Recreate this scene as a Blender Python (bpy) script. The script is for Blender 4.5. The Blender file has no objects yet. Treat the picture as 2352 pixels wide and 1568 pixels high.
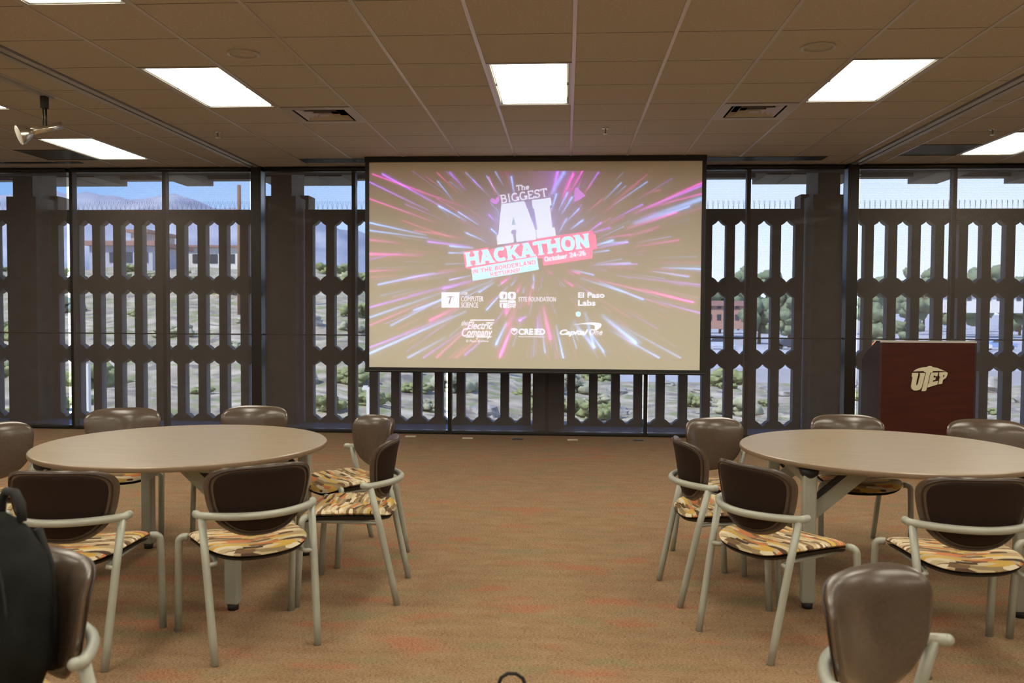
import bpy, math, random
import numpy as np
from mathutils import Vector, Matrix, noise
random.seed(7); rng = np.random.default_rng(7)
S = bpy.context.scene
COL = S.collection
PI = math.pi
# ------------------------------------------------------------------ camera
HC = 1.473; FPX = 2000.; YAW = .0616; PITCH = .036; ROLL = .0056
cam_d = bpy.data.cameras.new('camera'); cam = bpy.data.objects.new('camera', cam_d); COL.objects.link(cam)
cam_d.sensor_fit = 'HORIZONTAL'; cam_d.sensor_width = 22.3; cam_d.lens = 22.3 * FPX / 2352
cam_d.clip_start = .05; cam_d.clip_end = 6000
cam_d.dof.use_dof = True; cam_d.dof.focus_distance = 6.6; cam_d.dof.aperture_fstop = 2.2
cam.matrix_world = (Matrix.Translation((0, 0, HC)) @ Matrix.Rotation(YAW, 4, 'Z')
                    @ Matrix.Rotation(PI / 2 - PITCH, 4, 'X') @ Matrix.Rotation(-ROLL * -1, 4, 'Z'))
S.camera = cam
S.view_settings.view_transform = 'Standard'; S.view_settings.look = 'None'
S.view_settings.exposure = 0.0; S.view_settings.gamma = 1.0; S.view_settings.use_curve_mapping = False
LAMP = 14.5; LAMP_COL = (1, .925, .755)
SKY = 4.1
# ------------------------------------------------------------------ world sky: blue on the left, pale towards the right and horizon
W = bpy.data.worlds.new('sky'); S.world = W; W.use_nodes = True
nt = W.node_tree; nt.nodes.clear()
def wn(t, **k):
    n = nt.nodes.new(t)
    for a, b in k.items(): setattr(n, a, b)
    return n
tc = wn('ShaderNodeTexCoord'); sp = wn('ShaderNodeSeparateXYZ'); nt.links.new(tc.outputs['Generated'], sp.inputs[0])
mr = wn('ShaderNodeMapRange'); nt.links.new(sp.outputs['Z'], mr.inputs[0]); mr.inputs[1].default_value = 0.0; mr.inputs[2].default_value = .45
mx = wn('ShaderNodeMapRange'); nt.links.new(sp.outputs['X'], mx.inputs[0]); mx.inputs[1].default_value = -.55; mx.inputs[2].default_value = .15
r1 = wn('ShaderNodeMix', data_type='RGBA'); r1.inputs[6].default_value = (.34, .60, 1, 1); r1.inputs[7].default_value = (.09, .26, .80, 1)
r2 = wn('ShaderNodeMix', data_type='RGBA'); r2.inputs[6].default_value = (1.0, 1.1, 1.25, 1); r2.inputs[7].default_value = (.20, .42, .95, 1)
r3 = wn('ShaderNodeMix', data_type='RGBA')
bg = wn('ShaderNodeBackground'); wo = wn('ShaderNodeOutputWorld')
L = nt.links.new
L(mr.outputs[0], r1.inputs[0]); L(mr.outputs[0], r2.inputs[0]); L(mx.outputs[0], r3.inputs[0])
L(r1.outputs[2], r3.inputs[6]); L(r2.outputs[2], r3.inputs[7]); L(r3.outputs[2], bg.inputs[0]); bg.inputs[1].default_value = SKY
L(bg.outputs[0], wo.inputs[0])
sun_d = bpy.data.lights.new('sun', 'SUN'); sun = bpy.data.objects.new('sun', sun_d); COL.objects.link(sun)
sun_d.energy = 19; sun_d.angle = .01; sun_d.color = (1, .95, .86)
sun.rotation_euler = Vector((-.55, -.50, .85)).to_track_quat('Z', 'Y').to_euler()

# ------------------------------------------------------------------ pixel -> place helpers (surveying only)
def ray(px, py):
    u = (px - 1176) / FPX; v = (py - 784) / FPX
    c, s = math.cos(ROLL), math.sin(ROLL); u, v = c * u + s * v, -s * u + c * v
    c, s = math.cos(PITCH), math.sin(PITCH); y = c - s * v; Z = -s - c * v
    c, s = math.cos(YAW), math.sin(YAW)
    return Vector((c * u - s * y, s * u + c * y, Z))
def aty(px, py, Y): r = ray(px, py); return r * (Y / r.y) + Vector((0, 0, HC))
# ------------------------------------------------------------------ materials
def mat(name, col, rough=.6, metal=0., spec=.5, emit=None, estr=0.):
    m = bpy.data.materials.new(name); m.use_nodes = True
    b = m.node_tree.nodes['Principled BSDF']
    b.inputs['Base Color'].default_value = (*col, 1); b.inputs['Roughness'].default_value = rough
    b.inputs['Metallic'].default_value = metal; b.inputs['Specular IOR Level'].default_value = spec
    if emit: b.inputs['Emission Color'].default_value = (*emit, 1); b.inputs['Emission Strength'].default_value = estr
    return m
def noisy(m, c1, c2, scale=20, detail=4, stretch=(1, 1, 1), bump=0, rough=None, lo=.35, hi=.65, dist=0., extra=None):
    n = m.node_tree; b = n.nodes['Principled BSDF']
    t = n.nodes.new('ShaderNodeTexCoord'); mp = n.nodes.new('ShaderNodeMapping'); mp.inputs['Scale'].default_value = stretch
    ns = n.nodes.new('ShaderNodeTexNoise'); ns.inputs['Scale'].default_value = scale; ns.inputs['Detail'].default_value = detail
    ns.inputs['Distortion'].default_value = dist
    cr = n.nodes.new('ShaderNodeValToRGB'); cr.color_ramp.elements[0].position = lo; cr.color_ramp.elements[1].position = hi
    cr.color_ramp.elements[0].color = (*c1, 1); cr.color_ramp.elements[1].color = (*c2, 1)
    n.links.new(t.outputs['Object'], mp.inputs[0]); n.links.new(mp.outputs[0], ns.inputs[0]); n.links.new(ns.outputs[0], cr.inputs[0])
    out = cr.outputs[0]
    if extra:
        for (sc, cc, l, h) in extra:
            n2 = n.nodes.new('ShaderNodeTexNoise'); n2.inputs['Scale'].default_value = sc; n2.inputs['Detail'].default_value = 3
            n.links.new(mp.outputs[0], n2.inputs[0])
            m2 = n.nodes.new('ShaderNodeMapRange'); m2.inputs[1].default_value = l; m2.inputs[2].default_value = h
            n.links.new(n2.outputs[0], m2.inputs[0])
            mm = n.nodes.new('ShaderNodeMix'); mm.data_type = 'RGBA'
            n.links.new(m2.outputs[0], mm.inputs[0]); n.links.new(out, mm.inputs[6]); mm.inputs[7].default_value = (*cc, 1); out = mm.outputs[2]
    n.links.new(out, b.inputs['Base Color'])
    if bump:
        bp = n.nodes.new('ShaderNodeBump'); bp.inputs['Strength'].default_value = bump; bp.inputs['Distance'].default_value = .01
        n.links.new(ns.outputs[0], bp.inputs['Height']); n.links.new(bp.outputs[0], b.inputs['Normal'])
    return m
M = {}
M['tile'] = noisy(mat('ceiling tile', (.4, .35, .3), .9), (.415, .385, .315), (.475, .44, .365), 60, 6, bump=.15)
M['tbar'] = mat('ceiling grid', (.46, .43, .40), .28)
M['plenum'] = mat('dark plenum', (.02, .018, .015), .9)
M['track'] = mat('grey metal track', (.42, .42, .38), .4, .3)
M['black'] = mat('black metal', (.012, .012, .012), .45)
M['dark'] = mat('dark bronze frame', (.022, .018, .014), .4, .4)
M['floor'] = noisy(mat('carpet', (.3, .2, .1), .97, spec=.05), (.245, .145, .078), (.325, .215, .125), 5, 8, stretch=(1, 2.6, 1), lo=.3, hi=.7,
    extra=[(1.9, (.35, .145, .08), .56, .66), (2.3, (.22, .19, .10), .55, .70), (70, (.13, .08, .05), .46, .70), (110, (.46, .34, .22), .52, .72)])
M['wall'] = noisy(mat('painted wall', (.5, .45, .38), .85), (.42, .37, .30), (.46, .40, .33), 8)
M['conc'] = noisy(mat('precast concrete', (.3, .28, .25), .9), (.31, .285, .255), (.39, .36, .325), 6, 5)
M['concw'] = noisy(mat('warm concrete soffit', (.4, .33, .26), .9), (.30, .24, .19), (.38, .31, .25), 5, 5)
M['ledge'] = noisy(mat('ledge concrete', (.3, .3, .32), .8), (.27, .30, .39), (.33, .36, .46), 6)  # blue of the skylight is put into the concrete colour
M['vinyl'] = noisy(mat('brown vinyl', (.12, .08, .05), .24, spec=.7), (.076, .052, .036), (.086, .060, .041), 90, 3)
M['vinyl_shaded'] = mat('shaded brown vinyl', (.020, .011, .008), .6, spec=.18)  # same vinyl, with the shade on the chair backs put into the colour
M['piping'] = mat('piping', (.035, .02, .014), .4)
M['pan'] = mat('seat pan', (.02, .014, .01), .6)
M['chairmetal'] = mat('grey painted steel', (.38, .395, .335), .38, .15)
M['rubber'] = mat('black rubber', (.012, .012, .014), .6)
M['wood'] = noisy(mat('table laminate', (.3, .2, .15), .32, spec=.5), (.285, .225, .155), (.375, .305, .215), 6, 6, stretch=(.5, 12, 12), lo=.3, hi=.7)
M['edge'] = mat('table edge band', (.20, .135, .085), .5)
M['cherry'] = noisy(mat('cherry veneer', (.1, .02, .01), .5, spec=.25), (.034, .0055, .0025), (.058, .0095, .004), 3, 6, stretch=(1, 1, 8), lo=.3, hi=.7)
M['cherryside'] = noisy(mat('dark veneer side', (.05, .02, .015), .35), (.030, .012, .010), (.04, .017, .014), 3, 5, stretch=(1, 1, 8))
M['logo'] = mat('brushed nickel letters', (.62, .58, .42), .4, .2)
M['chrome'] = mat('brushed chrome', (.7, .68, .6), .22, .95)
M['lampglass'] = mat('lamp face', (.75, .72, .62), .3)
M['bag'] = noisy(mat('black nylon', (.012, .013, .012), .8, spec=.2), (.005, .006, .005), (.013, .015, .013), 9, 5, bump=.8)
M['bagstrap'] = mat('black webbing', (.012, .012, .013), .8)
M['ventwhite'] = mat('vent metal', (.45, .43, .40), .4)
M['ventdark'] = mat('dark olive panel', (.07, .062, .035), .5)
M['outlet'] = mat('pale outlet cover', (.62, .56, .38), .5)
M['outletd'] = mat('dark outlet cover', (.03, .03, .035), .5)
M['diff'] = mat('light diffuser', (.9, .9, .85), .4, emit=LAMP_COL, estr=LAMP)
M['lframe'] = mat('light frame', (.40, .38, .33), .35)
M['lgap'] = mat('light gap', (.03, .028, .02), .8)
M['white'] = mat('white paint', (.8, .8, .78), .5)
M['spike'] = mat('bird spike steel', (.25, .27, .30), .4, .5)
# shade fabric: open weave, part see-through
def shade_mat():
    m = bpy.data.materials.new('screen weave shade'); m.use_nodes = True; n = m.node_tree; n.nodes.clear()
    o = n.nodes.new('ShaderNodeOutputMaterial'); mx = n.nodes.new('ShaderNodeMixShader')
    tr = n.nodes.new('ShaderNodeBsdfTransparent'); tr.inputs[0].default_value = (.98, .98, 1, 1)
    d = n.nodes.new('ShaderNodeBsdfDiffuse'); d.inputs[0].default_value = (.088, .074, .064, 1)
    t = n.nodes.new('ShaderNodeTexCoord'); wv = n.nodes.new('ShaderNodeTexWave'); wv.bands_direction = 'Z'; wv.inputs['Scale'].default_value = 26
    wv.inputs['Distortion'].default_value = .6
    mr = n.nodes.new('ShaderNodeMapRange'); mr.inputs[3].default_value = .235; mr.inputs[4].default_value = .285
    n.links.new(t.outputs['Object'], wv.inputs[0]); n.links.new(wv.outputs['Fac'], mr.inputs[0]); n.links.new(mr.outputs[0], mx.inputs[0])
    n.links.new(d.outputs[0], mx.inputs[1]); n.links.new(tr.outputs[0], mx.inputs[2]); n.links.new(mx.outputs[0], o.inputs[0])
    return m
M['shade'] = shade_mat()
def glass_mat():
    m = bpy.data.materials.new('window glass'); m.use_nodes = True; n = m.node_tree; n.nodes.clear()
    o = n.nodes.new('ShaderNodeOutputMaterial'); mx = n.nodes.new('ShaderNodeMixShader')
    tr = n.nodes.new('ShaderNodeBsdfTransparent'); tr.inputs[0].default_value = (.93, .95, .96, 1)
    g = n.nodes.new('ShaderNodeBsdfGlossy'); g.inputs['Roughness'].default_value = .02
    mx.inputs[0].default_value = .006
    n.links.new(tr.outputs[0], mx.inputs[1]); n.links.new(g.outputs[0], mx.inputs[2]); n.links.new(mx.outputs[0], o.inputs[0])
    return m
M['glass'] = glass_mat()
# patterned upholstery: elongated wavy dashes
def fabric_mat():
    m = mat('striped seat fabric', (.5, .4, .2), .85, spec=.2); n = m.node_tree; b = n.nodes['Principled BSDF']
    t = n.nodes.new('ShaderNodeTexCoord')
    ns = n.nodes.new('ShaderNodeTexNoise'); ns.inputs['Scale'].default_value = 6; ns.inputs['Detail'].default_value = 0
    vm = n.nodes.new('ShaderNodeVectorMath'); vm.operation = 'MULTIPLY_ADD'; vm.inputs[1].default_value = (.028, .030, .01)
    mp = n.nodes.new('ShaderNodeMapping'); mp.inputs['Scale'].default_value = (9.5, 62, 12)
    vo = n.nodes.new('ShaderNodeTexVoronoi'); vo.inputs['Scale'].default_value = 1.0; vo.inputs['Randomness'].default_value = .8; vo.distance = 'CHEBYCHEV'
    sx = n.nodes.new('ShaderNodeSeparateColor'); cr = n.nodes.new('ShaderNodeValToRGB'); cr.color_ramp.interpolation = 'CONSTANT'
    cols = [(.60, .38, .09), (.19, .115, .06), (.50, .40, .24), (.56, .20, .08), (.30, .22, .12), (.62, .52, .33), (.42, .31, .17), (.68, .59, .42), (.09, .055, .035)]
    e = cr.color_ramp.elements; e[0].position = 0; e[0].color = (*cols[0], 1); e[1].position = 1 / 9; e[1].color = (*cols[1], 1)
    for i in range(2, 9): x = e.new(i / 9); x.color = (*cols[i], 1)
    n.links.new(t.outputs['Object'], ns.inputs[0]); n.links.new(ns.outputs['Color'], vm.inputs[0]); n.links.new(t.outputs['Object'], vm.inputs[2])
    n.links.new(vm.outputs[0], mp.inputs[0]); n.links.new(mp.outputs[0], vo.inputs[0]); n.links.new(vo.outputs['Color'], sx.inputs[0])
    n.links.new(sx.outputs[0], cr.inputs[0]); n.links.new(cr.outputs[0], b.inputs['Base Color'])
    return m
M['fabric'] = fabric_mat()
# ------------------------------------------------------------------ mesh builder
class MB:
    def __init__(s): s.v = []; s.f = []; s.m = []
    def quad(s, a, b, c, d, mi=0):
        i = len(s.v); s.v += [tuple(a), tuple(b), tuple(c), tuple(d)]; s.f.append((i, i + 1, i + 2, i + 3)); s.m.append(mi); return s
    def box(s, x0, x1, y0, y1, z0, z1, mi=0):
        i = len(s.v)
        s.v += [(x, y, z) for z in (z0, z1) for y in (y0, y1) for x in (x0, x1)]
        for q in ((0, 2, 3, 1), (4, 5, 7, 6), (0, 1, 5, 4), (2, 6, 7, 3), (0, 4, 6, 2), (1, 3, 7, 5)):
            s.f.append(tuple(i + k for k in q)); s.m.append(mi)
        return s
    def poly_prism(s, pts, off, mi=0):      # pts: list of 3D points in a plane, off: extrusion vector
        i = len(s.v); n = len(pts); off = Vector(off)
        s.v += [tuple(p) for p in pts] + [tuple(Vector(p) + off) for p in pts]
        s.f.append(tuple(range(i, i + n))); s.m.append(mi); s.f.append(tuple(range(i + 2 * n - 1, i + n - 1, -1))); s.m.append(mi)
        for k in range(n):
            k2 = (k + 1) % n; s.f.append((i + k, i + n + k, i + n + k2, i + k2)); s.m.append(mi)
        return s
    def tube(s, pts, r, n=10, mi=0, cap=True):
        pts = [Vector(p) for p in pts]; rs = r if isinstance(r, (list, tuple)) else [r] * len(pts)
        rings = []; up = None
        for k, p in enumerate(pts):
            t = (pts[min(k + 1, len(pts) - 1)] - pts[max(k - 1, 0)]).normalized()
            if up is None:
                up = Vector((0, 0, 1)) if abs(t.z) < .9 else Vector((0, 1, 0))
            a = t.cross(up).normalized(); up = a.cross(t).normalized()
            i = len(s.v); rings.append(i)
            for j in range(n):
                th = 2 * PI * j / n; s.v.append(tuple(p + rs[k] * (math.cos(th) * a + math.sin(th) * up)))
        for k in range(len(pts) - 1):
            for j in range(n):
                j2 = (j + 1) % n; s.f.append((rings[k] + j, rings[k] + j2, rings[k + 1] + j2, rings[k + 1] + j)); s.m.append(mi)
        if cap:
            s.f.append(tuple(rings[0] + j for j in range(n - 1, -1, -1))); s.m.append(mi)
            s.f.append(tuple(rings[-1] + j for j in range(n))); s.m.append(mi)
        return s
    def ball(s, c, r, n=12, m=8, mi=0, fn=None):
        r = r if isinstance(r, (list, tuple)) else (r, r, r); i = len(s.v)
        for a in range(m + 1):
            ph = PI * a / m
            for b in range(n):
                th = 2 * PI * b / n
                d = Vector((math.sin(ph) * math.cos(th), math.sin(ph) * math.sin(th), math.cos(ph)))
                k = fn(d) if fn else 1
                s.v.append((c[0] + d.x * r[0] * k, c[1] + d.y * r[1] * k, c[2] + d.z * r[2] * k))
        for a in range(m):
            for b in range(n):
                b2 = (b + 1) % n; s.f.append((i + a * n + b, i + (a + 1) * n + b, i + (a + 1) * n + b2, i + a * n + b2)); s.m.append(mi)
        return s
    def lathe(s, c, prof, n=32, mi=0, closed=True):    # prof [(r,z)...]
        i = len(s.v)
        for (r, z) in prof:
            for b in range(n):
                th = 2 * PI * b / n; s.v.append((c[0] + r * math.cos(th), c[1] + r * math.sin(th), c[2] + z))
        for a in range(len(prof) - 1):
            for b in range(n):
                b2 = (b + 1) % n; s.f.append((i + a * n + b, i + a * n + b2, i + (a + 1) * n + b2, i + (a + 1) * n + b)); s.m.append(mi)
        if closed:
            s.f.append(tuple(i + b for b in range(n - 1, -1, -1))); s.m.append(mi)
            s.f.append(tuple(i + (len(prof) - 1) * n + b for b in range(n))); s.m.append(mi)
        return s
    def build(s, name, mats, parent=None, smooth=False, bevel=0, loc=None):
        me = bpy.data.meshes.new(name); me.from_pydata(s.v, [], s.f); 
        mats = mats if isinstance(mats, (list, tuple)) else [mats]
        for m in mats: me.materials.append(m)
        me.polygons.foreach_set('material_index', s.m)
        if smooth: me.polygons.foreach_set('use_smooth', [True] * len(s.f))
        me.update(); o = bpy.data.objects.new(name, me); COL.objects.link(o)
        if parent: o.parent = parent
        if loc: o.location = loc
        if bevel:
            b = o.modifiers.new('bevel', 'BEVEL'); b.width = bevel; b.segments = 2; b.limit_method = 'ANGLE'
        return o
def empty(name, loc=(0, 0, 0), rz=0):
    o = bpy.data.objects.new(name, None); o.empty_display_size = .1; COL.objects.link(o); o.location = loc; o.rotation_euler = (0, 0, rz); return o
def tag(o, label, cat, group=None, kind=None):
    if label: o['label'] = label
    if cat: o['category'] = cat
    if group: o['group'] = group
    if kind: o['kind'] = kind
    return o
def struct(o): o['kind'] = 'structure'; return o
def copy_tree(o, parent=None):
    c = o.copy(); COL.objects.link(c)
    if parent: c.parent = parent
    for ch in list(o.children): copy_tree(ch, c)
    return c
# ------------------------------------------------------------------ room shell
D = 10.23; H = 3.15; MS = 1.151; MX = -.2136
mull = lambda i: MX + i * MS
XL, XR, YB = mull(-9), mull(9), -6.0
struct(MB().box(XL - .1, XR + .1, YB - .1, D + .10, -.12, 0).build('floor', M['floor']))
struct(MB().box(XL - .2, XL, YB, D + .05, 0, H).build('wall_left', M['wall']))
struct(MB().box(XR, XR + .2, YB, D + .05, 0, H).build('wall_right', M['wall']))
struct(MB().box(XL - .2, XR + .2, YB - .2, YB, 0, H).build('wall_back', M['wall']))
struct(MB().box(XL - 2, XR + 2, YB - 1, D + 2.4, 3.72, 3.95).build('roof', M['concw']))
# ceiling grid -------------------------------------------------------
T = .61; CX0 = -.571; RY0 = 4.741
TL, TR = -3.70, 3.27          # partition tracks
light_cells = []              # (x0, y0) of 2-row lights
centre_cols = [CX0 + T * i for i in range(-5, 7)]
xs_c = [TL + .07] + [x for x in centre_cols if TL + .1 < x < TR - .1] + [TR - .07]
xs_l = [TL - .07]; x = -4.07
while x > XL: xs_l.append(x); x -= T
xs_l.append(XL); xs_l = xs_l[::-1]
xs_r = [TR + .07]; x = 3.525
while x < XR: xs_r.append(x); x += T
xs_r.append(XR)
ys = [D - T * k for k in range(0, 27)][::-1]
lights = []
for cx in (-2.705, -.266, 2.173):
    for yy in (5.961, 3.521, 1.081, -1.359, -3.8): lights.append((cx, yy))
for yy in (8.401, 5.961, 3.521, 1.081, -1.359, -3.8):
    lights.append((-4.985, yy)); lights.append((4.44, yy))
    if yy < 8: lights.append((-7.425, yy)); lights.append((6.88, yy))
vents = [(-2.096, 7.486), (1.564, 7.486)]
dpan = [(-5.595, 9.315), (3.83, 9.315)]
def covered(cx, cy):
    for (lx, ly) in lights:
        if abs(cx - lx) < .2 and ly < cy < ly + 1.22: return True
    for (lx, ly) in vents + dpan:
        if abs(cx - lx) < .2 and abs(cy - ly) < .2: return True
    return False
mb = MB()
g = .0035
for xs in (xs_l, xs_c, xs_r):
    for a, b in zip(xs, xs[1:]):
        for c, d in zip(ys, ys[1:]):
            if covered((a + b) / 2, (c + d) / 2): continue
            mb.quad((a + .009, c + g, H), (a + .009, d - g, H), (b - .009, d - g, H), (b - .009, c + g, H), 0)
    for a in xs[1:-1]:
        mb.box(a - .012, a + .012, ys[0], D, H - .004, H + .02, 1)
    for c in ys[1:]:
        mb.box(xs[0], xs[-1], c - .012, c + .012, H + .004, H + .02, 2)
mb.quad((XL, ys[0], H + .10), (XL, D + .1, H + .10), (XR, D + .1, H + .10), (XR, ys[0], H + .10), 2)
mb.quad((XL, YB, H + .03), (XL, ys[0], H + .03), (XR, ys[0], H + .03), (XR, YB, H + .03), 0)
struct(mb.build('ceiling', [M['tile'], M['tbar'], M['plenum']]))
# partition tracks
for i, tx in enumerate((TL, TR)):
    mb = MB(); mb.box(tx - .065, tx - .012, YB, D, H - .012, H + .02); mb.box(tx + .012, tx + .065, YB, D, H - .012, H + .02)
    mb.box(tx - .012, tx + .012, YB, D, H + .02, H + .04, 1)
    o = struct(mb.build('trim_%d' % (i + 1), [M['track'], M['black']]))
# lights
fr = MB(); fr.box(-.3, -.275, 0.005, 1.215, -.004, .05); fr.box(.275, .3, 0.005, 1.215, -.004, .05); fr.box(-.275, .275, .005, .03, -.004, .05); fr.box(-.275, .275, 1.19, 1.215, -.004, .05)
fr.box(-.275, .275, .03, 1.19, .045, .05, 1)
for q_ in ((-.275, -.271, .03, 1.19), (.271, .275, .03, 1.19), (-.271, .271, .03, .034), (-.271, .271, 1.186, 1.19)): fr.box(*q_, -.001, .045, 1)
LP = empty('ceiling_light')
fr.build('light_frame', [M['lframe'], M['lgap']], LP)
MB().box(-.256, .256, .050, 1.170, .0005, .03).build('diffuser', M['diff'], LP)
Lname = {(-.266, 5.961): 'glowing ceiling light panel straight above the projection screen',
 (-2.705, 5.961): 'glowing ceiling light panel beside the round speaker, above the left round table',
 (2.173, 5.961): 'glowing ceiling light panel beside the right air vent, above the right round table',
 (-4.985, 8.401): 'glowing ceiling light panel near the far left windows beside a dark panel',
 (4.44, 8.401): 'glowing ceiling light panel near the windows at the right edge, above the lectern',
 (-4.985, 5.961): 'glowing ceiling light panel cut by the left edge, behind the chrome spotlight',
 (-2.705, 3.521): 'glowing ceiling light panel cut by the top edge at upper left'}
first = True
for k in lights:
    o = LP if first else copy_tree(LP); first = False
    o.location = (k[0], k[1], H)
    if k in Lname: tag(o, Lname[k], 'ceiling light', 'recessed ceiling lights')
    else: tag(o, 'recessed ceiling light panel behind or beside the camera, out of view', 'ceiling light', 'recessed ceiling lights out of view')
# air vents
def vent(x, y, lab):
    r = empty('air_vent', (x, y, H)); tag(r, lab, 'air vent', 'square ceiling air vents')
    b = MB(); 
    for s0, s1 in ((.3, .225),):
        b.box(-s0, s0, -s0, -s1, -.006, .0); b.box(-s0, s0, s1, s0, -.006, .0); b.box(-s0, -s1, -s1, s1, -.006, .0); b.box(s1, s0, -s1, s1, -.006, .0)
    b.build('vent_frame', M['ventwhite'], r)
    b = MB(); b.box(-.235, .235, -.235, .235, .14, .145); b.box(-.235, -.227, -.235, .235, 0, .14); b.box(.227, .235, -.235, .235, 0, .14); b.box(-.227, .227, -.235, -.227, 0, .14); b.box(-.227, .227, .227, .235, 0, .14); b.build('duct', M['black'], r)
    for q in (.205, .145, .085):
        l = MB()
        ro, ri, zo, zi = q, q - .040, -.003, .034
        c = [(-1, -1), (1, -1), (1, 1), (-1, 1)]
        for j in range(4):
            a, bb = c[j], c[(j + 1) % 4]
            l.quad((a[0] * ro, a[1] * ro, zo), (bb[0] * ro, bb[1] * ro, zo), (bb[0] * ri, bb[1] * ri, zi), (a[0] * ri, a[1] * ri, zi))
        l.build('louver', M['ventwhite'], r)
    MB().box(-.04, .04, -.04, .04, -.004, .0).build('center_plate', M['ventwhite'], r)
vent(*vents[0], 'square louvered air vent in the ceiling left of the projection screen')
vent(*vents[1], 'square louvered air vent in the ceiling right of the projection screen')
for (x, y), s in zip(dpan, ('far left', 'right')):
    b = MB(); b.box(-.3, .3, -.3, .3, -.002, .004); b.box(-.305, .305, -.305, -.29, -.006, .0); b.box(-.305, .305, .29, .305, -.006, .0)
    o = b.build('ceiling_panel', M['ventdark'], loc=(x, y, H)); tag(o, 'dark olive square ceiling panel beside the %s light near the windows' % s, 'ceiling panel', 'dark ceiling panels')
# ceiling speakers
for x, y, s in ((-2.13, 5.67, 'left'), (1.583, 5.684, 'right')):
    r = empty('ceiling_speaker', (x, y, H)); tag(r, 'round flush ceiling speaker on the %s side of the room' % s, 'speaker', 'round ceiling speakers')
    MB().lathe((0, 0, 0), [(.105, -.001), (.105, -.010), (.088, -.014), (.086, -.006)], 40, closed=False).build('rim', M['ventwhite'], r, True)
    MB().lathe((0, 0, 0), [(.088, -.002), (.088, -.008), (.0001, -.010)], 40, closed=False).build('grille', M['tile'], r, True)
for x, y, s in ((-3.319, 8.16, 'left of the projection screen'), (.351, 8.109, 'above the projection screen'), (3.876, 8.27, 'above the lectern')):
    r = empty('sprinkler', (x, y, H)); tag(r, 'small fire sprinkler head in the ceiling %s' % s, 'sprinkler', 'ceiling fire sprinklers')
    MB().lathe((0, 0, 0), [(.035, 0), (.035, -.006), (.012, -.012)], 20).build('escutcheon', M['chrome'], r, True)
    MB().lathe((0, 0, 0), [(.007, -.01), (.007, -.05), (.024, -.052), (.024, -.055)], 14).build('sprinkler_head', M['chrome'], r, True)
# dark slots in the ceiling near the window
b = MB(); b.box(-2.99, 2.80, 9.63, 9.87, -.008, .004); b.box(-2.99, 2.8, 9.61, 9.63, -.004, .002, 1)
tag(b.build('ceiling_slot', [M['black'], M['track']], loc=(0, 0, H)), 'long black slot in the ceiling running behind the projection screen', 'ceiling slot')
b = MB(); b.box(-.55, .55, 0, .10, -.006, .004)
tag(b.build('slot_diffuser', M['black'], loc=(-6.15, 9.75, H)), 'short black slot in the ceiling at the far left by the windows', 'ceiling slot')
# track light
TRK = empty('track_light', (-4.10, 6.66, H)); tag(TRK, 'chrome track spotlight hanging from the ceiling at upper left', 'spotlight')
MB().box(-.02, .02, -3.2, .10, -.022, 0).build('track_rail', M['track'], TRK)
MB().box(-.024, .024, -.024, .024, -.115, -.022).build('adapter', M['black'], TRK, bevel=.004)
b = MB(); b.tube([(-.012, 0, -.11), (-.012, 0, -.265)], .005); b.tube([(.012, 0, -.11), (.012, 0, -.27)], .008); b.build('stem', M['black'], TRK, True)
dv = Vector((-.68, -.64, -.36)).normalized(); c0 = Vector((.0, 0, -.275))
b = MB(); b.tube([c0 - dv * .13, c0 + dv * .10], .027, 18); b.build('lamp_body', M['chrome'], TRK, True)
b = MB(); P0 = c0 + dv * .10; b.tube([P0, P0 + dv * .02, P0 + dv * .07, P0 + dv * .095], [.028, .050, .074, .078], 24, cap=False); b.build('reflector', M['chrome'], TRK, True)
b = MB(); b.tube([P0 + dv * .088, P0 + dv * .097], [.075, .066], 24); b.build('lamp_face', M['lampglass'], TRK, True)
# ------------------------------------------------------------------ window wall
for i in range(-9, 9):
    x0, x1 = mull(i), mull(i + 1)
    thick = .062 if i % 6 == 3 else .022
    b = MB()
    b.box(x0 - thick, x0 + thick, D - .025 if i % 6 != 3 else D - .10, D + .07, 0, H)
    b.box(x0 + thick, x1 - .022, D - .025, D + .07, 0, .045)
    b.box(x0 + thick, x1 - .022, D - .025, D + .07, H - .05, H)
    b.box(x0 + thick, x1 - .022, D - .015, D + .02, 1.158, 1.173)
    w = struct(b.build('window_%d' % (i + 10), M['dark']))
    struct(MB().box(x0 + thick, x1 - .022, D + .035, D + .041, .045, H - .05).build('pane', M['glass'], w))
    del w.children[0]['kind']
# roller shades, each two windows wide
labs = {-7: 'sheer grey roller shade at the far left edge, beyond the wide dark pier', -5: 'sheer grey roller shade behind the left round table, in front of the mountain view',
 -3: 'sheer grey roller shade just left of the projection screen', -1: 'sheer grey roller shade hanging directly behind the projection screen',
 1: 'sheer grey roller shade just right of the projection screen', 3: 'sheer grey roller shade behind the lectern', 5: 'sheer grey roller shade right of the lectern beyond the frame', -9: 'sheer grey roller shade in the far left corner out of view', 7: 'sheer grey roller shade in the far right corner out of view'}
for i in range(-9, 9, 2):
    x0 = mull(i) + (.088 if i % 6 == 3 else .024); x1 = mull(i + 2) - (.088 if (i + 2) % 6 == 3 else .040)
    r = empty('roller_shade', ((x0 + x1) / 2, D - .045, 0)); tag(r, labs[i], 'roller shade', 'sheer roller shades on the windows'); h = (x1 - x0) / 2
    MB().quad((-h, 0, .035), (h, 0, .035), (h, 0, H - .01), (-h, 0, H - .01)).build('shade_fabric', M['shade'], r)
    MB().box(-h, h, -.008, .008, .018, .040).build('bottom_rail', M['black'], r)
    MB().tube([(-h, -.02, H - .026), (h, -.02, H - .026)], .022, 12).build('roller', M['black'], r, True)
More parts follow.
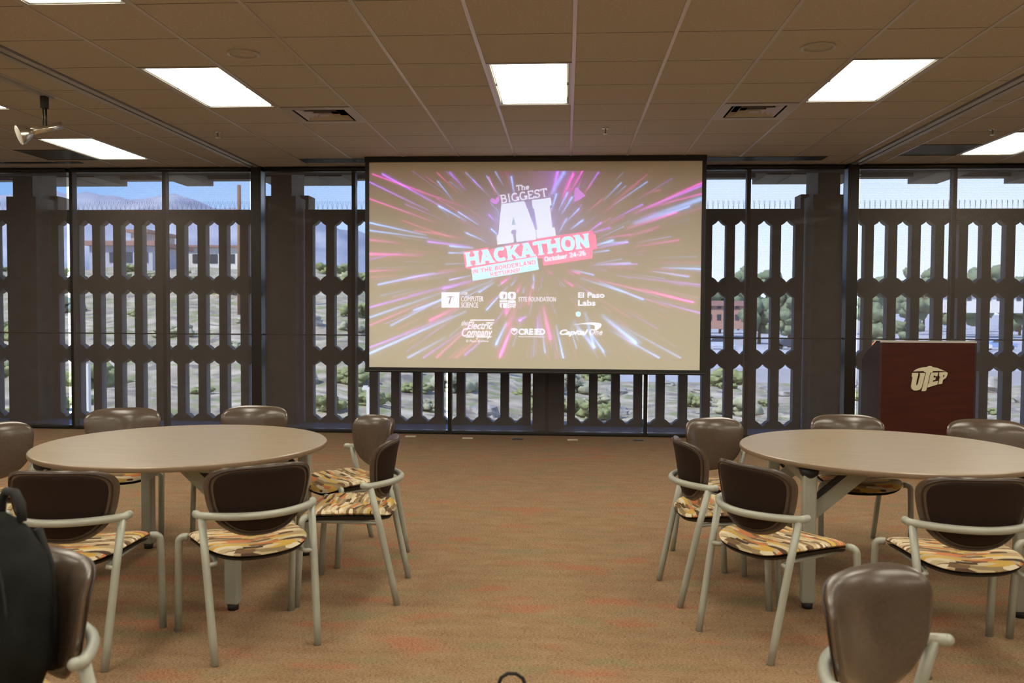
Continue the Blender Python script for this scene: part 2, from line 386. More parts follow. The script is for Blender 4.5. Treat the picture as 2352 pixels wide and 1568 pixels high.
for x, y, p, s in ((-1.787, 10.017, 1, 'pale floor outlet cover by the windows, leftmost'), (-1.115, 9.944, 1, 'pale floor outlet cover by the windows, left of the dark one'), (-.536, 9.934, 0, 'dark floor outlet cover below the middle of the projection screen'), (.087, 9.928, 1, 'bright pale floor outlet cover below the projection screen, right of the dark one'), (.831, 9.969, 0, 'dark floor outlet cover by the windows, rightmost')):
    b = MB(); b.box(-.06, .06, -.035, .035, 0, .007); b.box(-.045, .045, -.022, .022, .007, .010)
    tag(b.build('floor_outlet', M['outlet'] if p else M['outletd'], loc=(x, y - .05, 0), bevel=.003), s, 'floor outlet', 'floor outlet covers')
# ------------------------------------------------------------------ exterior: ledge, concrete screens, piers, overhang
b = MB(); b.box(XL - 2, XR + 2, D + .07, 11.75, -.5, -.02); tag(struct(b.build('trim_3', M['ledge'])), None, None)
LY = 11.28; PT = MS * 3 / 12
slabs = {-2: 'between the two leftmost piers', -1: 'behind the left half of the projection screen', 0: 'behind the right half of the projection screen', 1: 'behind the lectern', -3: 'beyond the far left pier out of view', 2: 'beyond the lectern out of view'}
def build_screen(bay):
    xa = mull(bay * 3) + 1.5 * PT - .089 - .105; xb = mull(bay * 3 + 3) - 1.5 * PT + .089 + .105
    cols = [mull(bay * 3) + PT * (1.5 + k) for k in range(10)]
    yf, yb = LY, LY + .13
    mb = MB()
    rows = [(2.631, 1.846), (1.716, .925), (.795, .012)]
    hw = .089; sh = .072
    def holep(cx, zt, zb):
        lf = []
        for q in range(4):
            a_ = math.radians(-66.6 + (66.6 - 30) * q / 3); r_ = .138 + .006 * q / 3; lf.append((-.144 + r_ * math.cos(a_), .065 + r_ * math.sin(a_)))
        lf[0] = (-hw, -.062); top = lf + [(0, .008)] + [(-x_, z_) for x_, z_ in lf[::-1]]
        return [(cx + a, zt + c) for a, c in top], [(cx + a, zb - c) for a, c in top]
    def F(x, z, x2, z2, x3, z3, x4, z4):
        mb.quad((x, yf, z), (x2, yf, z2), (x3, yf, z3), (x4, yf, z4)); mb.quad((x, yb, z), (x4, yb, z4), (x3, yb, z3), (x2, yb, z2))
    zlev = [2.775] + [z for r in rows for z in r] + [-.3]
    # vertical stems (full height outside holes)
    edges = [xa] + [v for c in cols for v in (c - hw, c + hw)] + [xb]
    for k in range(0, len(edges), 2): F(edges[k], -.3, edges[k + 1], -.3, edges[k + 1], 2.775, edges[k], 2.775)
    for c in cols:
        prev = [(c - hw + 2 * hw * q / 8, 2.775) for q in range(9)]
        for (zt, zb) in rows:
            tp, bp = holep(c, zt, zb)
            P_ = [(c - hw, 0), *[(p[0], 0) for p in tp[1:-1]], (c + hw, 0)]
            for q in range(8):
                u0, u1 = tp[q], tp[q + 1]
                F(u0[0], u0[1], u1[0], u1[1], u1[0], prev[q + 1][1], u0[0], prev[q][1])
            prev = bp
            loop = tp + bp[::-1]
            for q in range(len(loop)):
                a, d = loop[q], loop[(q + 1) % len(loop)]
                mb.quad((a[0], yf, a[1]), (d[0], yf, d[1]), (d[0], yb, d[1]), (a[0], yb, a[1]))
        for q in range(8):
            F(prev[q][0], -.3, prev[q + 1][0], -.3, prev[q + 1][0], prev[q + 1][1], prev[q][0], prev[q][1])
    mb.quad((xa, yf, 2.775), (xb, yf, 2.775), (xb, yb, 2.775), (xa, yb, 2.775))
    mb.quad((xa, yf, -.3), (xa, yb, -.3), (xa, yb, 2.775), (xa, yf, 2.775)); mb.quad((xb, yf, -.3), (xb, yf, 2.775), (xb, yb, 2.775), (xb, yb, -.3))
    o = mb.build('concrete_screen', M['conc'])
    tag(o, 'precast concrete lattice with pointed slots, %s' % slabs[bay], 'concrete screen', 'precast lattice screens outside')
    s = MB()
    n = 46
    for k in range(n):
        xx = xa + .03 + (xb - xa - .06) * k / (n - 1)
        for dx, dy in ((-.018, -.01), (.018, .01), (0, .0)):
            s.tube([(xx, LY + .06, 2.775), (xx + dx, LY + .06 + dy * 3, 2.775 + .115)], .0014, 3, cap=False)
    so = s.build('bird_spikes', M['spike']); so['kind'] = 'stuff'
    tag(so, 'row of thin bird spikes along the top of the concrete screen %s' % slabs[bay], 'bird spikes')
for bay in range(-3, 3): build_screen(bay)
pl = {-9: 'at the far left out of view', -6: 'at the left edge of the window wall', -3: 'between the left round table and the projection screen', 0: 'directly behind the projection screen', 3: 'between the projection screen and the lectern', 6: 'right of the lectern out of view', 9: 'at the far right out of view'}
for i in range(-9, 10, 3):
    r = empty('concrete_pier', (mull(i), 0, 0)); tag(r, 'wide dark concrete pier outside the windows %s' % pl[i], 'pier', 'concrete piers outside')
    MB().box(-.20, .20, 11.02, 11.62, -.5, 2.92).build('pier_shaft', M['conc'], r)
    b = MB(); b.box(-.135, .135, 11.06, 11.60, 2.92, 3.72); b.build('pier_neck', M['conc'], r)
    b = MB(); b.box(-.30, .30, 11.62, 12.45, 3.26, 3.72); b.box(-.24, .24, 11.45, 11.75, 2.775, 2.98); b.build('bracket', M['concw'], r)
b = MB(); b.box(XL - 2, XR + 2, 12.40, 12.6, 3.34, 3.72)
for i in range(-9, 10, 3):
    xx = mull(i) + 1.5 * MS
    b.box(xx - .20, xx + .20, 10.4, 12.6, 3.27, 3.72); b.box(mull(i) - .62, mull(i) + .62, 11.7, 12.6, 3.27, 3.72)
b.box(XL - 2, XR + 2, 10.35, 10.6, 3.12, 3.72)
struct(b.build('trim_4', M['concw']))

# ------------------------------------------------------------------ projection screen
SY = 9.55
SW, SH_, SX0, SZ1 = 3.633, 2.258, -2.178, 3.09
SCR = empty('projection_screen', (0, SY, 0)); tag(SCR, 'large white projection screen showing a purple event slide in front of the windows', 'projection screen')
def proj_mat(name, attr=None, col=None, strength=1.0):
    m = bpy.data.materials.new(name); m.use_nodes = True; b = m.node_tree.nodes['Principled BSDF']
    b.inputs['Base Color'].default_value = (.90, .88, .77, 1); b.inputs['Roughness'].default_value = .9; b.inputs['Specular IOR Level'].default_value = .1
    if attr:
        a = m.node_tree.nodes.new('ShaderNodeAttribute'); a.attribute_name = attr; m.node_tree.links.new(a.outputs['Color'], b.inputs['Emission Color'])
    else: b.inputs['Emission Color'].default_value = (*col, 1)
    b.inputs['Emission Strength'].default_value = strength
    return m
b = MB(); b.box(SX0 - .045, SX0, -.004, .006, SZ1 - SH_, SZ1); b.box(SX0 + SW, SX0 + SW + .045, -.004, .006, SZ1 - SH_, SZ1); b.box(SX0 - .045, SX0 + SW + .045, -.03, .05, SZ1, H - .001)
b.build('screen_border', M['black'], SCR)
b = MB(); b.box(SX0 - .045, SX0 + SW + .045, -.010, .014, SZ1 - SH_ - .048, SZ1 - SH_); b.tube([(SX0 - .05, 0, SZ1 - SH_ - .04), (SX0 + SW + .05, 0, SZ1 - SH_ - .04)], .016, 12); b.build('bottom_rod', M['black'], SCR)
MB().box(SX0, SX0 + SW, .001, .005, SZ1 - SH_, SZ1).build('screen_fabric', proj_mat('matte screen fabric', None, (0, 0, 0), 0), SCR)
# picture coordinates: zoom crop units (zx, zy) -> u, v
def zuv(zx, zy):
    px, py = 840 + zx / 3.0154, 350 + zy / 3.0154
    top = 373 - 3 * (px - 848) / 759; bot = 843 + 7 * (px - 848) / 759
    return (px - 848) / 759, (py - top) / (bot - top)
def zw(zx, zy, d=0.): u, v = zuv(zx, zy); return (SX0 + u * SW, -d, SZ1 - v * SH_)
NX, NY = 860, 480
gx, gy = np.meshgrid(np.linspace(24, 2313, NX), np.linspace(128, 1428, NY))
IMG = np.zeros((NY, NX, 3))
CEN = (1215, 745)
PK, BL, PU, RD = np.array((.75, .02, .46)), np.array((.20, .42, 1.0)), np.array((.42, .10, .95)), np.array((.60, .04, .24))
def streak(x0, y0, x1, y1, w, col, inten, head=1.0):
    pad = w * 5 + 6
    xa, xb = min(x0, x1) - pad, max(x0, x1) + pad; ya, yb = min(y0, y1) - pad, max(y0, y1) + pad
    ia = int(max(0, (xa - 24) / 2289 * (NX - 1))); ib = int(min(NX - 1, (xb - 24) / 2289 * (NX - 1))) + 1
    ja = int(max(0, (ya - 128) / 1300 * (NY - 1))); jb = int(min(NY - 1, (yb - 128) / 1300 * (NY - 1))) + 1
    if ib <= ia or jb <= ja: return
    X, Y = gx[ja:jb, ia:ib], gy[ja:jb, ia:ib]; dx, dy = x1 - x0, y1 - y0; Ln = math.hypot(dx, dy)
    t = ((X - x0) * dx + (Y - y0) * dy) / Ln / Ln; tt = np.clip(t, 0, 1)
    ds = np.hypot(X - x0 - tt * dx, Y - y0 - tt * dy)
    prof = np.exp(-(ds / w) ** 2) + .16 * np.exp(-(ds / (w * 3.2)) ** 2)
    fade = (.22 + .78 * tt) if head > 0 else (1 - .75 * tt)
    IMG[ja:jb, ia:ib] += (prof * fade * inten)[..., None] * col
def rad(ang, r0, r1, w, col, inten):
    c, s = math.cos(ang), math.sin(ang)
    streak(CEN[0] + r0 * c * 1.0, CEN[1] + r0 * s, CEN[0] + r1 * c, CEN[1] + r1 * s, w, col, inten)
# distinct streaks read from the slide (inner end, outer end)
for (x0, y0, x1, y1, w, c, k) in [
 (700, 380, 50, 150, 5, PK, 1.1), (480, 480, 30, 320, 5, PK, 1), (790, 500, 650, 412, 4, BL, 1.3), (700, 470, 515, 370, 5, BL, 1.5), (420, 570, 30, 485, 5, BL, 1.5), (430, 590, 30, 538, 5, BL, 1.1),
 (580, 400, 120, 150, 6, PU, 1.3), (440, 400, 30, 205, 5, PU, 1.0), (390, 710, 30, 700, 9, PK, 1.1), (240, 625, 30, 602, 6, PK, .8), (690, 590, 345, 540, 4, RD, .9), (750, 660, 595, 645, 6, BL, 1.5), (740, 650, 440, 615, 6, PU, 1.1),
 (700, 695, 585, 692, 4, BL, 1.3), (830, 610, 705, 556, 4, BL, 1.3), (930, 575, 880, 530, 5, BL, 1.4), (620, 595, 260, 470, 4, RD, .8), (590, 450, 510, 370, 4, BL, .5), (900, 470, 860, 430, 5, PU, 1.0),
 (610, 330, 505, 200, 4, BL, 1.0), (700, 260, 590, 140, 6, PU, .9), (640, 270, 500, 140, 5, RD, .8), (930, 300, 845, 165, 4, BL, .9), (905, 290, 860, 170, 4, RD, 1.0), (1035, 290, 1015, 170, 6, BL, 1.3), (960, 230, 905, 135, 4, BL, .8),
 (820, 260, 750, 190, 5, PU, .8), (860, 300, 700, 140, 4, BL, .5), (1290, 400, 1325, 290, 6, BL, 1.3), (1280, 300, 1375, 140, 12, BL, .9), (1370, 310, 1440, 150, 8, PK, 1.5), (1300, 280, 1330, 140, 9, PU, 1.2), (1400, 310, 1500, 130, 6, PK, 1.0),
 (1340, 400, 1400, 280, 5, BL, 1.1), (1365, 420, 1430, 310, 6, BL, 1.2), (1400, 470, 1480, 390, 5, BL, 1.0), (1425, 530, 1505, 468, 5, BL, 1.5), (1340, 560, 1395, 460, 5, BL, .9), (1540, 250, 1610, 140, 5, PU, 1.0), (1480, 330, 1560, 220, 4, RD, .8),
 (1650, 330, 1765, 212, 4, BL, .9), (1720, 360, 1940, 205, 4, BL, .9), (1540, 410, 1640, 320, 4, RD, .8), (1860, 480, 2312, 320, 15, BL, 1.0), (1870, 490, 2225, 375, 7, BL, 1.0), (1810, 525, 2140, 415, 6, PK, 1.3), (1700, 470, 1910, 360, 5, PU, .9),
 (1860, 420, 2312, 210, 6, PK, 1.3), (1900, 400, 2312, 230, 7, PU, 1.0), (1900, 290, 2030, 260, 5, RD, .5), (1960, 380, 2312, 285, 5, PK, 1.0), (1540, 555, 1630, 485, 5, PU, 1.0), (1560, 560, 1690, 520, 5, PU, 1.0), (1600, 640, 1710, 608, 7, BL, 1.6),
 (1600, 660, 1810, 620, 5, PU, 1.0), (1600, 600, 1785, 512, 3, BL, .6), (1660, 590, 1835, 568, 4, PK, .8), (1580, 690, 1685, 677, 4, BL, 1.1), (1860, 650, 2160, 605, 5, PK, .8), (1640, 625, 1815, 620, 4, BL, .8), (1590, 770, 1775, 735, 3, BL, .6), (1600, 775, 1830, 763, 5, BL, .9),
 (2050, 795, 2312, 805, 6, BL, 1.3), (1990, 820, 2225, 858, 5, BL, 1.0), (1560, 780, 1880, 770, 4, PU, .7), (1415, 815, 1485, 835, 7, PK, 1.0), (1440, 810, 1580, 845, 5, BL, 1.0), (1270, 820, 1295, 835, 5, PK, .9),
 (1520, 860, 2260, 1035, 6, PK, .9), (1630, 895, 1920, 1015, 6, BL, 1.3), (1500, 870, 1780, 960, 5, BL, 1.0), (1380, 880, 1440, 920, 6, PK, 1.2), (1900, 935, 2260, 1035, 6, PK, 1.0), (1940, 1010, 2312, 1110, 5, PU, .9), (1750, 850, 2312, 915, 5, PU, .7),
 (1650, 1130, 1875, 1315, 12, BL, 1.7), (1530, 1110, 1590, 1345, 9, BL, 1.2), (1450, 1175, 1590, 1345, 10, BL, 1.1), (1240, 1070, 1290, 1285, 11, PK, 1.4), (1330, 1200, 1380, 1420, 6, BL, 1.4), (1560, 1240, 1660, 1380, 6, BL, 1.2), (1430, 1220, 1470, 1355, 4, BL, .8),
 (1200, 1130, 1205, 1230, 7, PU, .9), (1235, 1240, 1255, 1385, 5, BL, 1.0), (1700, 1230, 2035, 1420, 6, BL, 1.0), (1780, 1200, 2180, 1420, 5, BL, .8), (1020, 1210, 948, 1400, 11, PK, 1.8), (1040, 1130, 990, 1200, 9, PK, .8), (985, 1180, 915, 1325, 8, BL, 1.6),
 (1170, 845, 1173, 880, 5, BL, 1.2), (1170, 900, 1168, 935, 4, BL, 1.2), (1160, 920, 1140, 1050, 5, PK, .9), (1110, 925, 1100, 965, 5, BL, .6), (1085, 910, 1060, 960, 6, PK, 1.0), (1010, 860, 955, 900, 8, PK, 1.2), (1050, 880, 1020, 915, 4, BL, .9),
 (900, 900, 795, 965, 5, BL, 1.1), (880, 905, 700, 1000, 4, BL, .7), (990, 930, 850, 1085, 6, BL, 1.2), (1000, 1050, 985, 1105, 11, PK, 1.4), (880, 890, 340, 1090, 6, BL, 1.2), (760, 880, 550, 940, 9, PU, 1.1), (730, 850, 590, 880, 4, BL, 1.3), (480, 830, 90, 912, 5, BL, 1.3),
 (620, 820, 320, 860, 5, PU, .9), (640, 1070, 455, 1160, 9, PK, 1.2), (560, 930, 30, 1070, 6, PU, 1.0), (560, 960, 30, 1140, 6, BL, 1.0), (560, 1000, 180, 1195, 5, BL, 1.0), (430, 1030, 30, 1195, 5, PK, .8), (700, 1100, 30, 1390, 7, BL, 1.5), (600, 1130, 30, 1350, 6, PU, 1.0),
 (760, 1180, 500, 1420, 5, PK, .9), (860, 1220, 640, 1420, 5, RD, .9), (560, 1280, 300, 1420, 6, BL, 1.0), (820, 1300, 700, 1400, 6, PU, .9), (730, 1200, 410, 1420, 5, PU, .8), (240, 690, 30, 740, 4, PU, .6), (260, 810, 30, 818, 6, PK, .7), (220, 850, 30, 862, 4, RD, .7),
 (1120, 1135, 1078, 1160, 9, PU, 1.6)]:
    streak(x0, y0, x1, y1, w, c, k)
for k in range(300):
    ang = random.uniform(0, 2 * PI); r0 = random.uniform(160, 950) * (1 if abs(math.cos(ang)) > .5 else .62); ln = r0 * random.uniform(.12, .55)
    c = random.choice([PK, BL, PU, PU, RD, PK, BL]); rad(ang, r0, r0 + ln, random.uniform(1.6, 4.5), c, random.uniform(.12, .55))
# violet haze of the slide plus glow round the headline
dd = np.hypot((gx - 1110) / 330, (gy - 480) / 190); IMG += (np.exp(-dd ** 2 * 1.0))[..., None] * np.array((.06, .07, .30))
dd = np.hypot((gx - 1110) / 215, (gy - 470) / 165); IMG += (np.exp(-dd ** 4 * 1.0))[..., None] * np.array((.05, .09, .28))
dd = np.hypot((gx - 1215) / 900, (gy - 500) / 420); IMG += (np.exp(-dd ** 2))[..., None] * np.array((.045, .012, .055))
dd = np.hypot((gx - 1330) / 160, (gy - 180) / 130); IMG += (np.exp(-dd ** 2))[..., None] * np.array((.14, .04, .26))
wob = np.sin(gx / 90) * np.cos(gy / 70)
V = np.zeros((NY * NX, 3)); u = (840 + gx / 3.0154 - 848) / 759
px_ = 840 + gx / 3.0154; py_ = 350 + gy / 3.0154; top_ = 373 - 3 * (px_ - 848) / 759; bot_ = 843 + 7 * (px_ - 848) / 759
V[:, 0] = (SX0 + u * SW).ravel(); V[:, 1] = -.001; V[:, 2] = (SZ1 - (py_ - top_) / (bot_ - top_) * SH_).ravel()
V[:, 0] = np.clip(V[:, 0], SX0 + .001, SX0 + SW - .001)
idx = np.arange(NY * NX).reshape(NY, NX)
Fq = np.stack([idx[:-1, :-1], idx[1:, :-1], idx[1:, 1:], idx[:-1, 1:]], -1).reshape(-1, 4)
me = bpy.data.meshes.new('slide_picture'); me.vertices.add(len(V)); me.vertices.foreach_set('co', V.astype(np.float32).ravel())
me.loops.add(Fq.size); me.loops.foreach_set('vertex_index', Fq.ravel().astype(np.int32)); me.polygons.add(len(Fq))
me.polygons.foreach_set('loop_start', np.arange(0, Fq.size, 4, dtype=np.int32)); me.update(calc_edges=True)
ca = me.color_attributes.new('slide', 'FLOAT_COLOR', 'POINT'); rgba = np.ones((NY * NX, 4), np.float32); rgba[:, :3] = np.clip(IMG, 0, 1.6).reshape(-1, 3)
ca.data.foreach_set('color', rgba.ravel()); me.materials.append(proj_mat('projected slide', 'slide', None, .80))
o = bpy.data.objects.new('slide_picture', me); COL.objects.link(o); o.parent = SCR
o['label'] = 'radiating pink, blue and violet light streaks'
# --- slab stroke lettering -------------------------------------------
def arc(cx, cy, rx, ry, a0, a1, n=18): return [(cx + rx * math.cos(math.radians(a0 + (a1 - a0) * i / n)), cy + ry * math.sin(math.radians(a0 + (a1 - a0) * i / n))) for i in range(n + 1)]
G = {  # glyph: width, strokes, serif centres (x, y) in cap-height units
 'A': (.86, [[(.12, 0), (.40, 1)], [(.74, 0), (.46, 1)], [(.22, .32), (.64, .32)]], [(.12, 0), (.74, 0), (.36, 1)]),
 'I': (.40, [[(.2, 0), (.2, 1)]], [(.2, 0), (.2, 1)]),
 'H': (.92, [[(.18, 0), (.18, 1)], [(.74, 0), (.74, 1)], [(.18, .5), (.74, .5)]], [(.18, 0), (.18, 1), (.74, 0), (.74, 1)]),
 'C': (.84, [arc(.48, .5, .32, .42, 48, 312)], []),
 'K': (.90, [[(.18, 0), (.18, 1)], [(.22, .42), (.70, 1)], [(.36, .58), (.74, 0)]], [(.18, 0), (.18, 1), (.70, 1), (.74, 0)]),
 'T': (.80, [[(.40, 0), (.40, 1)], [(.06, .93), (.74, .93)], [(.08, .76), (.08, .98)], [(.72, .76), (.72, .98)]], [(.40, 0)]),
 'O': (.88, [arc(.44, .5, .31, .42, 0, 360, 30)], []),
 'N': (.92, [[(.18, 0), (.18, 1)], [(.74, 0), (.74, 1)], [(.2, .95), (.72, .05)]], [(.18, 0), (.14, 1), (.74, 1)]),
 'E': (.78, [[(.18, 0), (.18, 1)], [(.1, .93), (.66, .93)], [(.1, .07), (.68, .07)], [(.18, .5), (.54, .5)], [(.66, .74), (.66, .98)], [(.68, .02), (.68, .26)]], []),
 'B': (.80, [[(.18, 0), (.18, 1)], [(.06, .95), (.42, .95)] + arc(.42, .74, .2, .21, 90, -90, 10) + [(.18, .53)], [(.18, .53), (.44, .53)] + arc(.44, .29, .24, .24, 90, -90, 10) + [(.06, .05)]], []),
 'D': (.86, [[(.18, 0), (.18, 1)], [(.06, .95), (.36, .95)] + arc(.36, .5, .38, .45, 90, -90, 16) + [(.06, .05)]], []),
 'R': (.84, [[(.18, 0), (.18, 1)], [(.06, .95), (.42, .95)] + arc(.42, .73, .2, .22, 90, -90, 10) + [(.18, .51)], [(.44, .5), (.66, .05), (.78, .05)]], [(.18, 0)]),
 'S': (.68, [arc(.33, .72, .22, .22, 40, 270, 14) + arc(.33, .28, .24, .22, 90, -140, 14), [(.56, .72), (.56, .98)], [(.08, .02), (.08, .28)]], []),
 'G': (.90, [arc(.46, .5, .34, .45, 45, 350, 22), [(.80, .05), (.80, .42)], [(.56, .42), (.90, .42)]], []),
 'U': (.88, [[(.2, 1), (.2, .3)] + arc(.44, .3, .24, .25, 180, 360, 12) + [(.68, 1)]], [(.2, 1), (.68, 1)]),
 'L': (.72, [[(.18, 0), (.18, 1)], [(.06, .07), (.62, .07)], [(.62, .02), (.62, .28)]], [(.18, 1)]),
 '!': (.34, [[(.16, .3), (.16, 1)], [(.16, 0), (.16, .12)]], []),
 'h': (.70, [[(.14, 0), (.14, 1)], [(.14, .45)] + arc(.34, .45, .2, .2, 150, 0, 10) + [(.54, 0)]], [(.14, 0), (.54, 0), (.10, 1)]),
 'e': (.60, [[(.10, .36), (.52, .36)] + arc(.31, .34, .21, .30, 5, 320, 18)], []),
 'c': (.56, [arc(.31, .34, .21, .30, 45, 315, 18)], []),
 't': (.46, [[(.2, .9), (.2, .2)] + arc(.32, .16, .12, .13, 190, 300, 8), [(.04, .64), (.4, .64)]], []),
 'o': (.64, [arc(.32, .34, .22, .30, 0, 360, 22)], []),
 'b': (.68, [[(.12, 0), (.12, 1)], arc(.36, .34, .22, .30, 0, 360, 20)], [(.08, 1)]),
 'r': (.50, [[(.16, 0), (.16, .66)], [(.16, .42)] + arc(.34, .44, .17, .20, 160, 50, 8)], [(.16, 0), (.12, .66)]),
 '2': (.66, [arc(.32, .72, .22, .24, 160, -25, 12) + [(.10, .06), (.56, .06)]], []),
 '4': (.68, [[(.44, 0), (.44, 1), (.06, .28), (.62, .28)]], []),
 '6': (.66, [arc(.32, .3, .22, .25, 0, 360, 20), [(.10, .3)] + arc(.36, .55, .26, .42, 180, 85, 10)], []),
 '-': (.42, [[(.06, .38), (.36, .38)]], []), ' ': (.36, [], []),
}
def lettering(name, text, org, ang, height, stroke, colr, depth, total=None, serif=.13, parent=None, label=None, strength=1.0, track=1.0, mtl=None):
    """org: zoom coords of baseline start; total: zoom length of the word; height: zoom cap height"""
    adv = sum(G[c][0] for c in text) ; sx = (total / adv) if total else height
    ca_, sa_ = math.cos(ang), math.sin(ang)
    cnt = [0]
    def pt(x, y): X, Y = x * sx, y * height; return zw(org[0] + X * ca_ - Y * sa_, org[1] - X * sa_ - Y * ca_, depth + cnt[0] * 4e-6)
    mb = MB(); x0 = 0; hs = stroke / 2
    def seg(a, b2):
        ax, ay = a[0] * sx, a[1] * height; bx, by = b2[0] * sx, b2[1] * height; L_ = math.hypot(bx - ax, by - ay) or 1e-6
        nx, ny = -(by - ay) / L_ * hs, (bx - ax) / L_ * hs
        q = [(ax + nx, ay + ny), (bx + nx, by + ny), (bx - nx, by - ny), (ax - nx, ay - ny)]
        # clip to cap band keeps feet flat
        q = [(p[0] / sx, min(max(p[1] / height, 0), 1.0)) for p in q]
        cnt[0] += 1; mb.quad(*[pt(*p) for p in q])
    for ch in text:
        w_, st, se = G[ch]
        for s_ in st:
            s_ = [(p[0] + x0, p[1]) for p in s_]
            for a, b2 in zip(s_, s_[1:]): seg(a, b2)
            for p in s_[1:-1]:
                n = 8; c = [(p[0] + hs * math.cos(k * PI / 4) / sx, min(max(p[1] + hs * math.sin(k * PI / 4) / height, 0), 1)) for k in range(n)]
                cnt[0] += 1; i = len(mb.v); mb.v += [pt(*q) for q in c]; mb.f.append(tuple(range(i, i + n))); mb.m.append(0)
        for (ex, ey) in se:
            hw_ = (hs * .9) / sx + serif; th = serif * 1.15
            y0_, y1_ = (0, th) if ey < .4 else (ey - th, ey)
            cnt[0] += 1; mb.quad(pt(ex + x0 - hw_, y0_), pt(ex + x0 + hw_, y0_), pt(ex + x0 + hw_, y1_), pt(ex + x0 - hw_, y1_))
        x0 += w_
    o = mb.build(name, mtl or proj_mat(name + ' light', None, colr, strength), parent or SCR)
    if label: o['label'] = label
    return o
def zpoly(pts, depth, name, m, label=None, parent=None):
    mb = MB(); i = 0; polys = pts if isinstance(pts[0][0], (tuple, list)) else [pts]
    for pl_ in polys:
        i = len(mb.v); mb.v += [zw(x, y, depth) for x, y in pl_]; mb.f.append(tuple(range(i, i + len(pl_)))); mb.m.append(0)
    o = mb.build(name, m, parent or SCR)
    if label: o['label'] = label
    return o
MW = proj_mat('projected white', None, (.52, .60, .82)); MC = proj_mat('projected cyan', None, (.26, .66, .82)); MPK = proj_mat('projected pink', None, (.70, .02, .26)); MV = proj_mat('projected lilac', None, (.55, .55, .78))
MVI = proj_mat('projected violet', None, (.40, .08, .60))
A10 = math.radians(8.6)
# small italic rise, letters stand upright in a rotated frame
lettering('headline_lettering', 'The', (1050, 264), A10 * .7, 36, 5, None, .004, 90, serif=.07, mtl=MV)
lettering('headline_lettering', 'BIGGEST', (942, 352), A10 * 1.0, 57, 6.5, None, .004, 330, serif=.06, mtl=MV)
# AI, heavy slab
AIp = [[(945, 362), (1078, 345), (1165, 605), (1188, 602), (1194, 590) , (1180, 548), (1166, 502), (1148, 440), (1130, 400), (1105, 340)]]
aiA = [(950, 355), (1103, 337), (1178, 538), (1180, 590), (1188, 590), (1190, 602), (1060, 618), (1052, 560), (1060, 545), (1052, 532), (1018, 535), (1014, 562), (1042, 560), (1048, 622), (920, 636), (915, 578), (928, 576)]
aiA = [(948, 357), (1104, 337), (1182, 538), (1188, 600), (1054, 616), (1047, 560), (1056, 556), (1050, 531), (1016, 535), (1014, 563), (1026, 562), (1034, 615), (1034, 620), (921, 635), (915, 578), (927, 575)]
zpoly(aiA, .004, 'headline_lettering', MW)
zpoly([(1030, 438), (1048, 498), (1016, 503)], .0046, 'letter_counter', proj_mat('projected pale blue', None, (.20, .36, .55)))
zpoly([(1158, 330), (1285, 313), (1292, 363), (1278, 366), (1298, 520), (1314, 518), (1322, 574), (1194, 592), (1187, 536), (1198, 534), (1172, 382), (1163, 384)], .004, 'headline_lettering', MW)
# pink backing of HACKATHON
zpoly([(683, 688), (855, 655), (860, 672), (1040, 630), (1105, 625), (1185, 600), (1300, 580), (1380, 568), (1575, 540), (1580, 562), (1595, 565), (1606, 662), (1575, 672), (1575, 730), (1240, 782), (1232, 728), (1205, 730), (740, 805), (700, 798)], .003, 'title_plate', MPK)
lettering('title_lettering', 'HACKATHON', (706, 789), math.radians(9.0), 97, 25, None, .005, 866, serif=.085, mtl=MC)
zpoly([(740, 800), (1193, 718), (1208, 808), (752, 886)], .0045, 'subtitle_plate', MC)
lettering('subtitle_lettering', 'IN THE BORDERLAND', (748, 840), math.radians(9.0), 30, 6.4, None, .006, 446, serif=.05, mtl=MPK)
lettering('subtitle_lettering', 'RETURNS!', (872, 857), math.radians(9.0), 27, 6.2, None, .0065, 212, serif=.05, mtl=MPK)
lettering('date_lettering', 'October 24-26', (1246, 755), math.radians(9.2), 33, 6.5, None, .005, 290, serif=.03, mtl=MC)
# little solids floating on the slide
zpoly([[(868, 330), (880, 316), (898, 322), (908, 330), (918, 306), (934, 304), (930, 340), (912, 356), (888, 352)]], .004, 'floating_shape', MVI)
zpoly([[(1450, 248), (1465, 243), (1524, 300), (1448, 342)]], .004, 'floating_shape', MVI)
zpoly([[(1464, 1106), (1482, 1100), (1498, 1108), (1498, 1126), (1484, 1137), (1466, 1128)]], .004, 'floating_shape', MC)
# sans lettering through the built-in font
def sans(text, zx0, zbase, cap, total, depth=.004, m=MW, shear=0, off=0., name='sponsor_lettering', parent=None):
    c = bpy.data.curves.new(name, 'FONT'); c.body = text; c.size = 1; c.shear = shear; c.offset = off; c.resolution_u = 3
    t = bpy.data.objects.new(name, c); COL.objects.link(t); bpy.context.view_layer.update()
    me = bpy.data.meshes.new_from_object(t.evaluated_get(bpy.context.evaluated_depsgraph_get())); bpy.data.objects.remove(t)
    co = np.zeros(len(me.vertices) * 3); me.vertices.foreach_get('co', co); co = co.reshape(-1, 3)
    x0, x1 = co[:, 0].min(), co[:, 0].max(); y1 = .70
    for i, v in enumerate(me.vertices): v.co = zw(zx0 + (co[i, 0] - x0) / (x1 - x0) * total, zbase - co[i, 1] / y1 * cap, depth)
    me.materials.append(m); o = bpy.data.objects.new(name, me); COL.objects.link(o); o.parent = parent or SCR; return o
def logo(label):
    o = empty('sponsor_logo'); o.parent = SCR; o['label'] = label; return o
lg = logo('white pick emblem with lettering')
zpoly([(533, 967), (656, 967), (656, 1072), (533, 1072)], .0035, 'emblem', MW, parent=lg)
zpoly([[(562, 1000), (590, 993), (604, 993), (627, 1000), (603, 1001), (592, 1046), (581, 1046), (592, 1001)]], .0045, 'pick_mark', proj_mat('projected dusk', None, (.10, .03, .16)), parent=lg)
